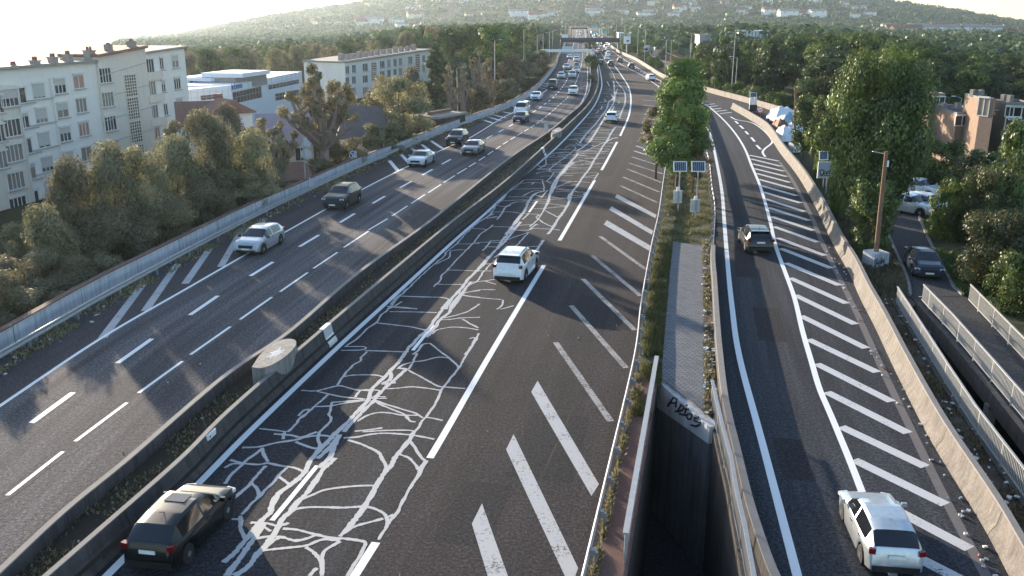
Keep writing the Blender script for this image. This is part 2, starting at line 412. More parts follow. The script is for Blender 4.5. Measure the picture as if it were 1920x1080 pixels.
k = t.ramp(t.noise(v, .05, 5), [(.3, (.030, .040, .018)), (.5, (.050, .060, .028)), (.72, (.085, .085, .045))])
k = t.mix(.5, k, t.ramp(t.noise(v, 3, 3), [(.3, (.02, .024, .01)), (.7, (.075, .072, .035))]))
t.l(k, t.b.inputs['Base Color']); t.b.inputs['Roughness'].default_value = .95; t.b.inputs['Specular IOR Level'].default_value = .1
struct(mb.build('ground', t.m, smooth=True))

# ------------------------------------------------------------------ road sheets
def strip(name, xl, xr, y0, y1, z, mat, ny=None, kind='structure', skirt=0.0, nx=1):
    ys = [y0] + [y for y in YS if y0 < y < y1] + [y1]
    mb = MB(); uv = []; s = 0
    for i, y in enumerate(ys):
        if i: s += y - ys[i - 1]
        a, b = xl(y), xr(y)
        for q in range(nx + 1):
            x = a + (b - a) * q / nx
            mb.v.append((x, y, z(x, y) if callable(z) else z)); uv.append((x - a, s))
    n1 = nx + 1
    for i in range(len(ys) - 1):
        for q in range(nx):
            mb.f.append((i * n1 + q, i * n1 + q + 1, (i + 1) * n1 + q + 1, (i + 1) * n1 + q)); mb.m.append(0)
    o = mb.build(name, mat, uv=uv); o['kind'] = kind
    return o
off = lambda f, d: (lambda y: f(y) + d)
YEND = 1040
strip('hard_shoulder', off(XW, .15), XE, 6, YEND, 0, M['road_sh'])
strip('road', XE, XML, 6, YEND, 0, M['road_l'])
strip('road', XMR, XD, 6, YEND, 0, M['road_r'])
strip('road', XD, off(XRL, .1), 6, YN, 0, M['road_g'])
strip('road', XD, off(XO, .1), YN, YEND, 0, M['road_g'])
strip('ramp_road', XPL, off(XPB, .1), 6, 146, 0, M['road_p'])
strip('ramp_road', XPL, off(XO, .1), 146, YN, 0, M['road_p'])
strip('road', off(XPB, .45), lambda y: XO(max(y, 128.0)) + 1.5, 128, 146, -.02, M['road_g'])
strip('soil', XML, XMR, 6, YEND, .34, M['soil'])
isl = lambda x, y: .05 + .10 * pnoise(Vector((x * .7, y * .7, 0)))
PIT = lambda y: 5.93 - .2159 * (34.76 - y)            # left edge of the underpass opening
XRG = XofY([(1414, 1078), (1405, 1027), (1392, 960), (1379, 907), (1370, 849), (1357, 804), (1345, 753)], 1.0)
A0, B0, C0 = Vector((5.95, 34.9)), Vector((7.25, 30.3)), Vector((8.3, 31.6))
strip('verge', off(XRL, .1), XPL, 34.9, YN, isl, M['turf'], nx=6)
# wedge of paving slabs and the gutter between the island and the opening
P_PAV_L = XofY([(1240, 712), (1242, 670), (1248, 600), (1255, 520), (1262, 452)])
P_PAV_R = XofY([(1319, 775), (1319, 700), (1318, 600), (1317, 520), (1316, 467)])
tp = NT('paving_slabs'); v = tp.coord('Object')
br = tp.n('ShaderNodeTexBrick'); mp = tp.n('ShaderNodeMapping'); mp.inputs['Rotation'].default_value = (0, 0, .62); tp.l(v, mp.inputs[0]); tp.l(mp.outputs[0], br.inputs['Vector'])
for nm, val in (('Color1', (.11, .125, .15, 1)), ('Color2', (.17, .19, .22, 1)), ('Mortar', (.03, .03, .032, 1)), ('Scale', 1.0), ('Mortar Size', .018), ('Brick Width', .34), ('Row Height', .14)): br.inputs[nm].default_value = val
tp.l(br.outputs[0], tp.b.inputs['Base Color']); tp.b.inputs['Roughness'].default_value = .9
bmp = tp.n('ShaderNodeBump'); bmp.inputs['Strength'].default_value = .8; bmp.inputs['Distance'].default_value = .03; tp.l(br.outputs[1], bmp.inputs['Height']); bmp.invert = True; tp.l(bmp.outputs[0], tp.b.inputs['Normal'])
yp0, yp1 = g(1242, 712).y, g(1290, 458).y
struct(MB().poly([(P_PAV_L(y) + .02, y) for y in np.linspace(yp0 - .3, yp1, 16)] + [(P_PAV_R(y), y) for y in np.linspace(yp1 - 1.2, 31.3, 16)], .19).build('pavement', tp.m))
lo = lambda y: P_PAV_L(y)
struct(MB().poly([A0, B0, C0, (XPL(31.6), 31.6), (XPL(34.95), 34.95)], .0).build('verge', M['dirt']))
strip('gutter', P_PAV_R, off(XPL, -.16), 31.0, yp1, lambda x, y: .21 + .05 * pnoise(Vector((x * 3, y * 3, 4))), M['dirt'], nx=5)
# strips either side of the opening, soil strip, service path
strip('verge', off(XRL, .1), lambda y: PIT(y) - .75, 6, 34.9, lambda x, y: .03 + .06 * pnoise(Vector((x, y, 1))), M['dirt'], nx=4)
strip('kerb', lambda y: PIT(y) - .75, lambda y: PIT(y) + .12, 6, 34.9, .10, M['ledge'])
strip('verge', off(XRG, .0), XPL, 6, 31.6, -.05, M['dirt'])
XF1 = lambda y: float(np.interp(y, [6, 25.05, 29.8, 34.05, 44.99], [12.1, 15.85, 16.65, 17.55, 19.95]))
XF2 = lambda y: float(np.interp(y, [6, 34.22, 39.73, 45.2], [14.4, 19.60, 20.61, 21.45]))
XF3 = lambda y: float(np.interp(y, [6, 36.9, 40.84, 45.44, 48], [16.2, 22.25, 23.04, 23.95, 24.4]))
soilz = lambda x, y: .02 + .16 * pnoise(Vector((x * .8, y * .8, 2)))
strip('verge', off(XPB, .4), XF1, 6, 46.2, soilz, M['dirt'], nx=8)
strip('path', off(XF2, -.25), off(XF3, .15), 6, 46.2, .02, M['path'])
strip('verge', off(XF3, .15), lambda y: 26.5, 6, 46.2, lambda x, y: -.03 + .1 * pnoise(Vector((x, y, 5))), M['turf'], nx=3)
strip('verge', XF1, off(XF2, -.25), 44.6, 46.2, -.02, M['dirt'])
strip('verge', off(XPB, .4), lambda y: float(np.interp(y, [46, 50, 66], [21.7, 22.55, 27.2])), 46.2, 75, soilz, M['dirt'], nx=8)
PATHL = lambda y: float(np.interp(y, [46, 48, 50, 57, 66, 74, 84], [21.2, 21.95, 22.65, 24.7, 27.3, 30.6, 37]))
PATHR = lambda y: float(np.interp(y, [46, 48, 50, 57, 66, 74, 84], [24.1, 24.4, 25.0, 27.2, 30.2, 34.2, 41]))
strip('path', PATHL, PATHR, 46.2, 84, .03, M['path'])
for fx in (PATHL, PATHR):
    struct(MB().sweep([(fx(y), y, 0) for y in np.linspace(46.4, 82, 24)], [(-.08, -.1), (.08, -.1), (.08, .13), (-.08, .13)]).build('kerb', M['cope']))
strip('verge', PATHR, lambda y: 36.0, 46.2, 66, lambda x, y: -.06 + .15 * pnoise(Vector((x * .5, y * .5, 5))), M['turf'], nx=4)
P2 = [g(1740, 345), g(1790, 372), g(1845, 408), g(1915, 452)]
struct(MB().ribbon([P2[0]] + P2[1:], 3.4, .05).build('path', M['path']))
# underpass below: floor, abutments, deck sides
struct(MB().poly([(0, 4), (27, 4), (27, 46.6), (0, 46.6)], -6.0).build('underpass_road', M['path']))
mb = MB()
mb.sweep([(PIT(y), y, 0) for y in (4, 20, 34.9)], [(-.2, -6), (.1, -6), (.1, .098), (-.2, .098)])
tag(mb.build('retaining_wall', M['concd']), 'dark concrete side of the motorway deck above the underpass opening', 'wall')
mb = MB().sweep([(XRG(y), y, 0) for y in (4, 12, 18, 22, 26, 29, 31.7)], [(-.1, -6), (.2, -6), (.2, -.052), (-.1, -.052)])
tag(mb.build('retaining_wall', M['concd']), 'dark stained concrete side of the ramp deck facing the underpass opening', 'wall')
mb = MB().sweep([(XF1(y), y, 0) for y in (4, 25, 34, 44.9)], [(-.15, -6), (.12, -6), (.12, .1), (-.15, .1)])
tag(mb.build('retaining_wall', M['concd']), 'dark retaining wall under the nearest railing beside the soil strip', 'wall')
mb = MB().sweep([(XF2(y) - .3, y, 0) for y in (4, 25, 34, 40, 44.9)], [(-.14, -.55), (.1, -.55), (.1, .16), (-.14, .16)])
tag(mb.build('deck_edge_beam', M['concm']), 'grey concrete edge beam carrying the footpath over the underpass', 'beam')
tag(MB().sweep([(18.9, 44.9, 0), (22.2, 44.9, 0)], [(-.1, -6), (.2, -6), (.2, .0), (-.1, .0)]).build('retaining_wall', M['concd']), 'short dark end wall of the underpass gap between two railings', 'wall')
for y, lb in ((33.2, 'pale concrete pillar under the footpath beam nearer the viewer'), (41.9, 'pale concrete pillar under the footpath beam at the far end of the gap')):
    tag(MB().box((XF2(y) - .35, y, -3.1), (.35, .35, 5.4)).build('pillar', M['cope']), lb, 'pillar')
struct(MB().prism([(PIT(4) + .12, 4), (PIT(20.6) + .12, 20.6), (XRG(20.6) - .12, 20.6), (XRG(4) - .12, 4)], -1.1, -.25).build('deck', M['concd']))  # unseen slab, added to keep sky light out and darken the pit
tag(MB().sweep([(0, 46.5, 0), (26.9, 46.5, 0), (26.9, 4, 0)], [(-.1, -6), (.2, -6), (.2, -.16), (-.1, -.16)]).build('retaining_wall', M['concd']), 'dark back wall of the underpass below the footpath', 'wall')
# wing wall with the sprayed word
ab = (B0 - A0).normalized(); nn = Vector((-ab.y, ab.x)) * -1
if nn.dot(-A0) < 0: nn = -nn
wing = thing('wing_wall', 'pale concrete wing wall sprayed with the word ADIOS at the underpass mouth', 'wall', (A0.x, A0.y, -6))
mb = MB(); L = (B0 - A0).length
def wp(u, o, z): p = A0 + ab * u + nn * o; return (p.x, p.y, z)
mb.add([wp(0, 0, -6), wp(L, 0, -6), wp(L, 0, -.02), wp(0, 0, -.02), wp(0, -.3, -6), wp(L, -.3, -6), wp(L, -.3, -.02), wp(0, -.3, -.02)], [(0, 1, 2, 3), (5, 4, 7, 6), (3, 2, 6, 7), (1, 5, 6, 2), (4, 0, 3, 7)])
mb.build('wall_face', surf('concrete_painted_shade', (.17, .185, .21), .8, .35, 1.0, 20, .2, streak=.6), wing)  # mid-dark colour stands in for the shade below the pale coping
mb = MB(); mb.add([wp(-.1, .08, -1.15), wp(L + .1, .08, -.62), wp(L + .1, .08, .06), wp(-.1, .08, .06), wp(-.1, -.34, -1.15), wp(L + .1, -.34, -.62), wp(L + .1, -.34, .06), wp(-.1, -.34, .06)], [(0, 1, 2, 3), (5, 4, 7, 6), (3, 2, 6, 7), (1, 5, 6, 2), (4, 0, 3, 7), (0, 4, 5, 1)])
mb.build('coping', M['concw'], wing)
def onwall(px, py, o=.095):
    d = ray(px, py); n3 = Vector((nn.x, nn.y, 0)); p0 = Vector((A0.x, A0.y, 0)) + n3 * o
    t_ = (p0 - Vector((0, 0, H))).dot(n3) / d.dot(n3); return Vector((0, 0, H)) + d * t_
mb = MB()
for st in ([(215, 485), (250, 428), (290, 370), (332, 392), (325, 440), (318, 495)], [(255, 442), (330, 442)], [(390, 460), (365, 505), (338, 550)], [(378, 462), (425, 490), (408, 528), (360, 548), (310, 550)], [(448, 470), (458, 474)], [(412, 512), (480, 522)], [(452, 520), (425, 595)], [(365, 578), (450, 602)],
           [(490 + 34 * math.cos(a), 612 + 36 * math.sin(a)) for a in np.linspace(0, 6.3, 11)], [(604, 622), (550, 636), (548, 662), (585, 675), (628, 682), (625, 712), (575, 738), (512, 722)]):
    mb.tube([onwall(1220 + x / 6.75, 690 + y / 6.75) for x, y in st], .040, 6)
mb.build('graffiti', M['spray'], wing)

# ------------------------------------------------------------------ markings
lines = MB()
def xline(fx, y0, y1, w, d=0.0, mi=0, out=None, z=.004):
    (out or lines).ribbon([(fx(y) + d, y) for y in [y0] + [q for q in YS if y0 < q < y1] + [y1]], w, z, mi)
xline(XE, 6, 900, .18)
xline(XML, 150, 900, .18, -.75)
xline(XWL, 6, 900, .26)
for a, b in ((1085, 1017), (859, 497), (451, 338), (319, 266)):
    xline(XD, g(960, a).y, g(960, b).y, .26)
xline(XD, g(960, 255).y, 900, .26)
xline(XPW, 6, g(1318, 226).y, .26); xline(XPR, 6, g(1310, 190).y, .24)
def dash_run(fx, pts, length, period, w, y_end, far0):
    for (x0, y0), (x1, y1) in pts: lines.ribbon([g(x0, y0), g(x1, y1)], w, .004)
    y = far0
    while y < y_end:
        y1 = y + length * .93; lines.ribbon([(fx(y), y), (fx((y + y1) / 2), (y + y1) / 2), (fx(y1), y1)], w, .004); y += period * .93
dash_run(XA, [((58.7, 793), (137, 736)), ((220, 681), (285, 635)), ((356, 590.7), (408.7, 554.5)), ((469.5, 517.4), (512, 491)), ((561.5, 462.5), (598, 440.6)), ((637.3, 417.3), (665, 400.4)), ((698.5, 381.4), (722, 367.7)), ((749.6, 352.2), (771.5, 340)), ((792, 328.3), (810.8, 317.5)), ((828.3, 308), (845, 298.6))], 3, 6.5, .24, 500, g(864, 287).y)
dash_run(XBL, [((13.7, 928.7), (118, 846.7)), ((141, 827.5), (238, 755)), ((260, 736.7), (342.5, 677)), ((357, 665), (432, 612.5)), ((450, 599), (510, 557)), ((525, 547), (577, 511)), ((587.7, 503.3), (633, 473)), ((644.6, 464), (691, 433.5)), ((691, 431), (727, 410)), ((735, 405), (764, 386)), ((771.4, 381.4), (797, 364.5)), ((803, 361.3), (827, 345.5)), ((832, 342.3), (853, 329)), ((857, 326.3), (875, 315.5))], 3, 4.33, .15, 500, g(879, 313).y)
for (x0, y0), (x1, y1) in (((510, 976), (595, 873)), ((774, 657), (812, 610)), ((992, 398), (1007, 377))): lines.ribbon([g(x0, y0), g(x1, y1)], .17, .0046)
XC = XofY([(812, 610), (1007, 377), (1085, 262), (1140, 190), (1155, 165), (1152, 145), (1143, 127), (1132, 108), (1124, 92), (1116, 76), (1108, 62)])
y = g(1010, 150).y
while y < 420: lines.ribbon([(XC(y), y), (XC(y + 2.8), y + 2.8)], .15, .0046); y += 6
# second branch on the right: solid lines and dashes between the main road and the outer barrier
for pts, w in (([(1255, 160), (1218, 141), (1187, 122), (1165, 108), (1150, 97), (1137, 86)], .22), ([(1262, 152), (1238, 140), (1210, 125), (1192, 117), (1174, 106), (1156, 96)], .15), ([(1236, 163), (1205, 142), (1172, 125), (1158, 117)], .2)):
    lines.ribbon([tuple(p) for p in gline(pts)], w, .0046)
for i in range(8):
    x0, y0 = 1190 + i * 5.2, 127 + i * 3.2; lines.ribbon([g(x0, y0), g(x0 + 2.6, y0 + 1.6)], .2, .0046)
def stripe(poly_or, w, mi):
    (a, b) = poly_or; lines.ribbon([g(*a), g(*b)], w, .0034, mi)
for a, b in (((347, 532), (394, 465)), ((414, 500), (455, 428)), ((481, 428), (496, 410))): stripe((a, b), .42, 1)
stripe(((192, 634), (268, 533)), .42, 1); stripe(((272, 583), (333, 495)), .42, 1)
for a, b in (((730, 301), (746, 320)), ((751, 288.5), (770, 308)), ((771, 277), (783, 288)), ((791, 271), (811, 287)), ((807, 263.5), (830, 278.5)), ((898, 222.3), (925, 231)), ((907, 217.2), (939, 226)), ((916, 213.2), (948, 221)), ((935, 208.2), (960, 213)), ((975, 186.3), (992, 189)), ((979, 182.7), (999, 185.2)), ((984, 179), (1003, 181)), ((990, 175.5), (1007, 177.2)), ((1008, 164), (1022, 166)), ((1012, 160), (1026, 162)), ((1017, 156), (1031, 158))): stripe((a, b), .4, 0)
for pl in ([(884.7, 982), (903.7, 944), (953, 1082), (915, 1082)], [(949, 843), (963, 814), (1084, 1065), (1078, 1082), (1060, 1082)], [(996, 735), (1008, 714), (1123, 908), (1109, 930)], [(1132, 421), (1138, 413), (1220, 461), (1217, 470)], [(1142, 393), (1147, 387), (1225, 433), (1222, 440)], [(1153, 370), (1157, 364), (1231, 403), (1229, 409)]):
    lines.poly([g(*p) for p in pl], .0034, 1)
for a, b in (((1042, 642), (1145, 790)), ((1071, 573), (1174, 690)), ((1093, 523), (1190, 619)), ((1110, 479), (1201, 555)), ((1125, 443), (1211, 505)), ((1163, 348), (1233, 380)), ((1168.5, 332), (1236, 360)), ((1176, 317), (1240, 342)), ((1180, 306), (1243, 326)), ((1184.6, 294), (1244, 313))): stripe((a, b), .27, 2)
for a, b in (((1189, 283), (1246, 301)), ((1192.5, 273.5), (1249, 291)), ((1196, 264), (1252, 278.5)), ((1200.6, 249), (1245, 258)), ((1203, 238.5), (1248, 247)), ((1205, 228), (1250, 236)), ((1206.5, 221), (1252, 228)), ((1207, 214), (1250, 220)), ((1206, 205), (1250, 210)), ((1206, 197), (1250, 201)), ((1203, 187), (1240, 190.5)), ((1200, 178), (1235, 181))): stripe((a, b), .3, 1)
for a, b in (((1405, 291), (1460, 302)), ((1408, 298), (1465, 312)), ((1410.6, 307), (1470, 321)), ((1414, 316), (1475, 331)), ((1418, 325), (1481, 342)), ((1422, 336), (1488, 354)), ((1427, 348), (1494, 367)), ((1431, 360), (1501, 380.6)), ((1435, 373), (1509, 396.6)), ((1440, 389), (1517, 413.5)), ((1447, 406), (1525, 432)), ((1451, 425), (1534, 454)), ((1457, 446), (1547, 479)), ((1464, 466), (1559, 503)), ((1473, 493), (1574, 535)), ((1481, 521), (1587.5, 569)), ((1490, 553), (1604, 608)), ((1501, 592), (1624, 653)), ((1515, 636), (1645, 698)), ((1531, 682), (1672, 753)), ((1550, 735), (1703, 812)), ((1577, 800), (1735, 875)), ((1601, 862), (1773, 946)), ((1653, 942), (1818, 1029)), ((1702, 1036), (1850, 1112))): stripe((a, b), .45, 3)
for a, b in (((1335, 205), (1352, 203)), ((1342, 209), (1363, 206.5)), ((1350, 213), (1372, 210.5)), ((1330, 200), (1346, 198)), ((1324, 196.5), (1340, 194.5))): stripe((a, b), .3, 0)
for a, b in (((1378.5, 227), (1384, 232)), ((1387, 235), (1394, 241.5)), ((1397.5, 246), (1403, 252)), ((1408.5, 257.5), (1415, 265.5)), ((1418.5, 272), (1426, 280))): stripe((a, b), .28, 0)
lines.ribbon([tuple(p) for p in gline([(1370, 219), (1381, 224.5), (1409, 230), (1430, 243), (1445, 259), (1447, 268), (1434, 279), (1430, 286), (1435, 294)])], .24, .004)
lines.ribbon([tuple(p) for p in gline([(1462, 304), (1488, 342), (1523, 409), (1544, 460), (1610, 595), (1672, 730), (1774, 939), (1850, 1082)])], .3, .003, 4)
struct(lines.build('road_markings', [M['white'], M['worn'], M['faint'], paint_mark('paint_hatch', (.56, .56, .57), .34), surf('gutter_strip', (.14, .13, .135), .9, .2)]))

pm = MB()
for px, py, w, l in ((1010, 900, 2.2, 5), (860, 1020, 1.6, 3.5), (1090, 640, 1.8, 7), (1120, 330, 2.5, 12), (1450, 640, 1.3, 5), (1400, 520, 1.2, 7), (1500, 900, 1.0, 3)):
    p = g(px, py); fx = XD if 700 < px < 1200 else (XA if px < 720 else XPW); y0 = p.y; d = p.x - fx(y0)
    pm.ribbon([(fx(y) + d + .03 * pnoise(Vector((y, px, 0))), y) for y in np.linspace(y0, y0 + l, 8)], [w * (1 + .04 * pnoise(Vector((y, px, 4)))) for y in range(8)], .0022, int(px * 7) % 2)
struct(pm.build('road_patch', [asphalt('asphalt_patch_dark', (.024, .024, .027), 0, .6, .3), asphalt('asphalt_patch_pale', (.038, .036, .038), 0, .6, .4)]))
# ------------------------------------------------------------------ crack sealing and cracks
seal = MB(); SN = [0]
def S(ox, oy, k, w, *polys):
    for pl in polys:
        pts = [(ox + x / k, oy + y / k) for x, y in pl]
        pts = spl(pts, 9) if len(pts) > 2 else [(pts[0][0] + (pts[1][0] - pts[0][0]) * q / 6, pts[0][1] + (pts[1][1] - pts[0][1]) * q / 6) for q in range(7)]
        W = [g(x, y) for x, y in pts]
        for i, p in enumerate(W):
            j = pnoise(p * 1.7) * .05; p.x += j
        seal.ribbon(W, [w * (.78 if w > .2 else .68) * (1 + .35 * pnoise(p * 2.3) + .45 * pnoise(p * 9)) for p in W], .0056 + .00005 * (SN[0] % 60)); SN[0] += 1
S(420, 540, 4, .15,
  [(1380, 0), (1310, 70), (1240, 150), (1170, 215), (1150, 250), (1080, 300), (1010, 370), (910, 440)], [(1310, 62), (1480, 68), (1640, 72), (1700, 95)], [(1230, 140), (1300, 148), (1450, 157)], [(1230, 155), (1290, 130), (1330, 105)], [(1240, 178), (1420, 180), (1600, 185)], [(1140, 262), (1260, 275), (1400, 292), (1520, 318)],
  [(900, 440), (1040, 440), (1060, 455), (1020, 466), (880, 468)], [(1060, 470), (1200, 474), (1350, 480)], [(1075, 478), (1030, 520), (1025, 545), (960, 585), (915, 640), (880, 680), (850, 728)], [(890, 668), (960, 655), (1100, 652), (1170, 660), (1200, 680)], [(580, 768), (690, 772), (850, 735), (930, 748), (1000, 766), (1090, 772)], [(700, 775), (800, 800), (900, 818), (1060, 835)], [(775, 800), (740, 835), (690, 880), (640, 925), (560, 985), (540, 1020), (480, 1080)],
  [(690, 890), (800, 885), (900, 865), (1030, 848), (1100, 842)], [(810, 865), (800, 920), (790, 950), (805, 975), (780, 1020), (720, 1080)], [(800, 860), (900, 852), (1040, 840)], [(560, 960), (600, 920), (640, 915), (600, 960), (560, 985)], [(270, 1055), (400, 1070), (470, 1080)],
  [(1920, 220), (1780, 225), (1700, 235), (1620, 240)], [(1790, 235), (1850, 270), (1910, 300)], [(1910, 315), (1800, 298), (1700, 295), (1600, 315), (1560, 345)], [(1910, 125), (1840, 170), (1760, 200), (1650, 225)], [(1760, 45), (1840, 62), (1920, 70)], [(1920, 20), (1840, 30), (1780, 45)],
  [(1910, 340), (1885, 400), (1820, 500), (1760, 600), (1690, 690), (1630, 770), (1590, 860), (1510, 970), (1460, 1040), (1430, 1080)], [(1840, 380), (1880, 375), (1860, 430), (1810, 500)], [(1550, 415), (1600, 460), (1680, 520), (1740, 570), (1755, 605)], [(1680, 525), (1600, 520), (1500, 545), (1420, 555), (1350, 575), (1310, 595)], [(1380, 615), (1500, 680), (1600, 735), (1680, 745), (1810, 755)], [(1220, 757), (1300, 752), (1400, 742), (1500, 750), (1640, 770)],
  [(1130, 850), (1230, 900), (1350, 945), (1380, 980), (1400, 1000), (1440, 1005)], [(1140, 845), (1250, 885), (1420, 935), (1450, 950), (1490, 975)], [(1000, 1000), (1080, 955), (1160, 935), (1260, 940), (1340, 955), (1450, 955)], [(1510, 970), (1580, 980), (1645, 995)], [(980, 1075), (1080, 1065), (1190, 1050)], [(1040, 1080), (1200, 1070), (1380, 1068), (1440, 1080)], [(980, 820), (1000, 790), (1040, 765), (1160, 770), (1150, 800), (1100, 830)], [(1110, 830), (1220, 828)], [(1120, 815), (1210, 818)], [(1450, 490), (1430, 530), (1410, 570), (1380, 610)], [(1550, 415), (1490, 425), (1455, 470), (1420, 500)])
S(420, 540, 4, .22,
  [(1780, 0), (1700, 90), (1640, 160), (1590, 230), (1530, 310), (1470, 360), (1380, 460), (1320, 540), (1250, 620), (1180, 690), (1110, 760), (1080, 840), (1000, 930), (920, 1010), (850, 1080)], [(1800, 20), (1720, 110), (1690, 180), (1620, 240), (1580, 300), (1520, 370)], [(1370, 610), (1290, 680), (1220, 740), (1160, 800), (1110, 860), (1020, 950), (950, 1020), (900, 1080)], [(1300, 600), (1370, 610)], [(1250, 630), (1240, 690), (1190, 720), (1290, 710)])
S(420, 810, 4, .17,
  [(130, 118), (260, 112), (400, 80), (540, 60), (640, 35), (760, 28), (830, 50)], [(370, 15), (500, 25), (580, 40), (700, 0)], [(460, 5), (440, 55)], [(280, 120), (300, 170), (330, 225)], [(275, 130), (220, 180), (140, 235), (60, 320), (0, 390)], [(0, 270), (60, 240), (140, 238), (250, 245), (330, 235), (430, 255), (530, 270), (600, 300)], [(50, 210), (140, 240)], [(310, 255), (250, 320), (200, 385), (150, 430), (60, 510)], [(200, 385), (245, 420), (260, 470), (240, 500)], [(470, 270), (410, 330), (350, 395), (260, 490), (130, 620)], [(410, 335), (450, 365), (500, 395)], [(120, 630), (125, 720), (155, 790), (145, 830), (100, 880), (20, 960)], [(60, 655), (110, 655)],
  [(540, 75), (600, 100), (690, 125), (720, 100), (700, 60), (720, 0)], [(900, 45), (1000, 38), (1100, 18), (1220, 10), (1400, 22), (1480, 35), (1580, 55)], [(930, 60), (1050, 100), (1150, 150), (1195, 210), (1210, 270), (1190, 340), (1140, 400)], [(1130, 402), (1000, 405), (850, 420), (740, 440), (640, 480), (580, 510)], [(470, 630), (540, 580), (640, 565), (760, 565), (900, 568), (1050, 558)], [(1050, 558), (1130, 575), (1200, 610), (1230, 660), (1215, 720)], [(870, 785), (960, 720), (1080, 680), (1200, 650)], [(1230, 640), (1270, 620)], [(1390, 60), (1440, 130), (1480, 190), (1510, 215)], [(1310, 165), (1380, 195), (1430, 240), (1460, 285)],
  [(440, 725), (550, 735), (700, 770), (800, 795), (900, 800), (1010, 815), (1055, 830), (1050, 870), (990, 980), (920, 1080)], [(220, 805), (330, 785), (430, 790), (540, 815), (620, 800), (690, 775)], [(280, 890), (420, 875), (600, 855), (680, 825), (760, 805), (870, 815)], [(610, 865), (680, 910), (720, 960), (740, 1080)], [(870, 820), (770, 880), (745, 920), (735, 1000)], [(200, 680), (320, 685), (390, 705)], [(300, 710), (350, 745)], [(640, 1080), (670, 1040), (695, 1022)], [(320, 860), (380, 810), (430, 785)], [(390, 710), (470, 690), (485, 680)])
S(420, 810, 4, .24,
  [(850, 0), (740, 110), (660, 200), (610, 290), (560, 350), (500, 400), (420, 460), (350, 560), (340, 610), (260, 690), (180, 790), (100, 880), (0, 980)], [(870, 20), (830, 110), (800, 180), (710, 270)], [(830, 195), (740, 290), (680, 380), (600, 480), (520, 570), (450, 640), (400, 720), (330, 830), (270, 900), (170, 1020), (80, 1080)], [(300, 690), (240, 780), (170, 880), (80, 1000), (20, 1080)], [(1430, 0), (1390, 60), (1310, 160), (1250, 250), (1200, 320), (1140, 400), (1060, 550), (980, 660), (870, 785)], [(860, 40), (780, 130), (700, 200)], [(780, 80), (720, 130), (660, 200)])
S(420, 810, 4, .13, [(1510, 215), (1460, 290), (1440, 350), (1380, 440), (1340, 530), (1270, 630), (1210, 730), (1160, 810)], [(1525, 215), (1480, 290), (1420, 400), (1370, 460), (1290, 620), (1240, 690)])
S(700, 400, 6, .15,
  [(1350, 0), (1270, 50), (1180, 100), (1100, 170), (1010, 260), (940, 340), (830, 430), (790, 490), (700, 560), (600, 650), (500, 740), (430, 810), (350, 890), (270, 940), (190, 1030)], [(1390, 35), (1280, 55)], [(1100, 170), (1200, 175), (1290, 185)], [(1350, 130), (1300, 170), (1200, 240), (1130, 330), (1040, 420), (940, 520), (860, 610), (770, 700), (750, 760), (680, 825)], [(1340, 150), (1450, 152), (1550, 155)], [(930, 345), (1060, 345), (1200, 340)], [(1140, 330), (1280, 325), (1440, 330)], [(860, 425), (950, 412), (1040, 412)], [(1310, 310), (1440, 305)], [(1320, 310), (1280, 370), (1230, 420)], [(1250, 375), (1400, 380)], [(840, 640), (950, 640), (1130, 648), (1330, 650)], [(720, 798), (860, 802), (1000, 800)], [(280, 930), (420, 935), (620, 942), (780, 950), (860, 970)], [(150, 1045), (300, 1055), (490, 1075)], [(180, 1075), (260, 1030), (320, 995)], [(870, 430), (850, 500), (770, 540), (700, 575)],
  [(1240, 570), (1300, 570), (1360, 560)], [(1270, 640), (1300, 590), (1340, 560), (1400, 500)], [(1250, 640), (1200, 720), (1160, 770), (1070, 810)], [(1110, 775), (1260, 760), (1380, 740)], [(1260, 765), (1380, 800)], [(970, 905), (1100, 880), (1230, 860), (1370, 862)], [(1000, 925), (1150, 945), (1300, 960), (1440, 970)], [(1460, 975), (1450, 1030), (1390, 1080)], [(1190, 1020), (1130, 1070)], [(1580, 1040), (1430, 1080)], [(1750, 215), (1640, 250), (1500, 300)], [(1750, 215), (1680, 290), (1600, 375)], [(1860, 370), (1700, 380), (1580, 382)], [(1360, 500), (1440, 440), (1490, 400)])
S(700, 400, 6, .24, [(1670, 0), (1580, 120), (1540, 200), (1440, 320), (1400, 390), (1300, 490), (1220, 580), (1150, 660), (1060, 750), (980, 860), (880, 960), (770, 1080)], [(1660, 95), (1590, 180), (1510, 280), (1440, 360), (1350, 440), (1270, 540), (1200, 620)], [(1100, 770), (1020, 870), (950, 980), (880, 1080)], [(860, 990), (820, 1080)], [(1910, 300), (1860, 380), (1820, 440)])
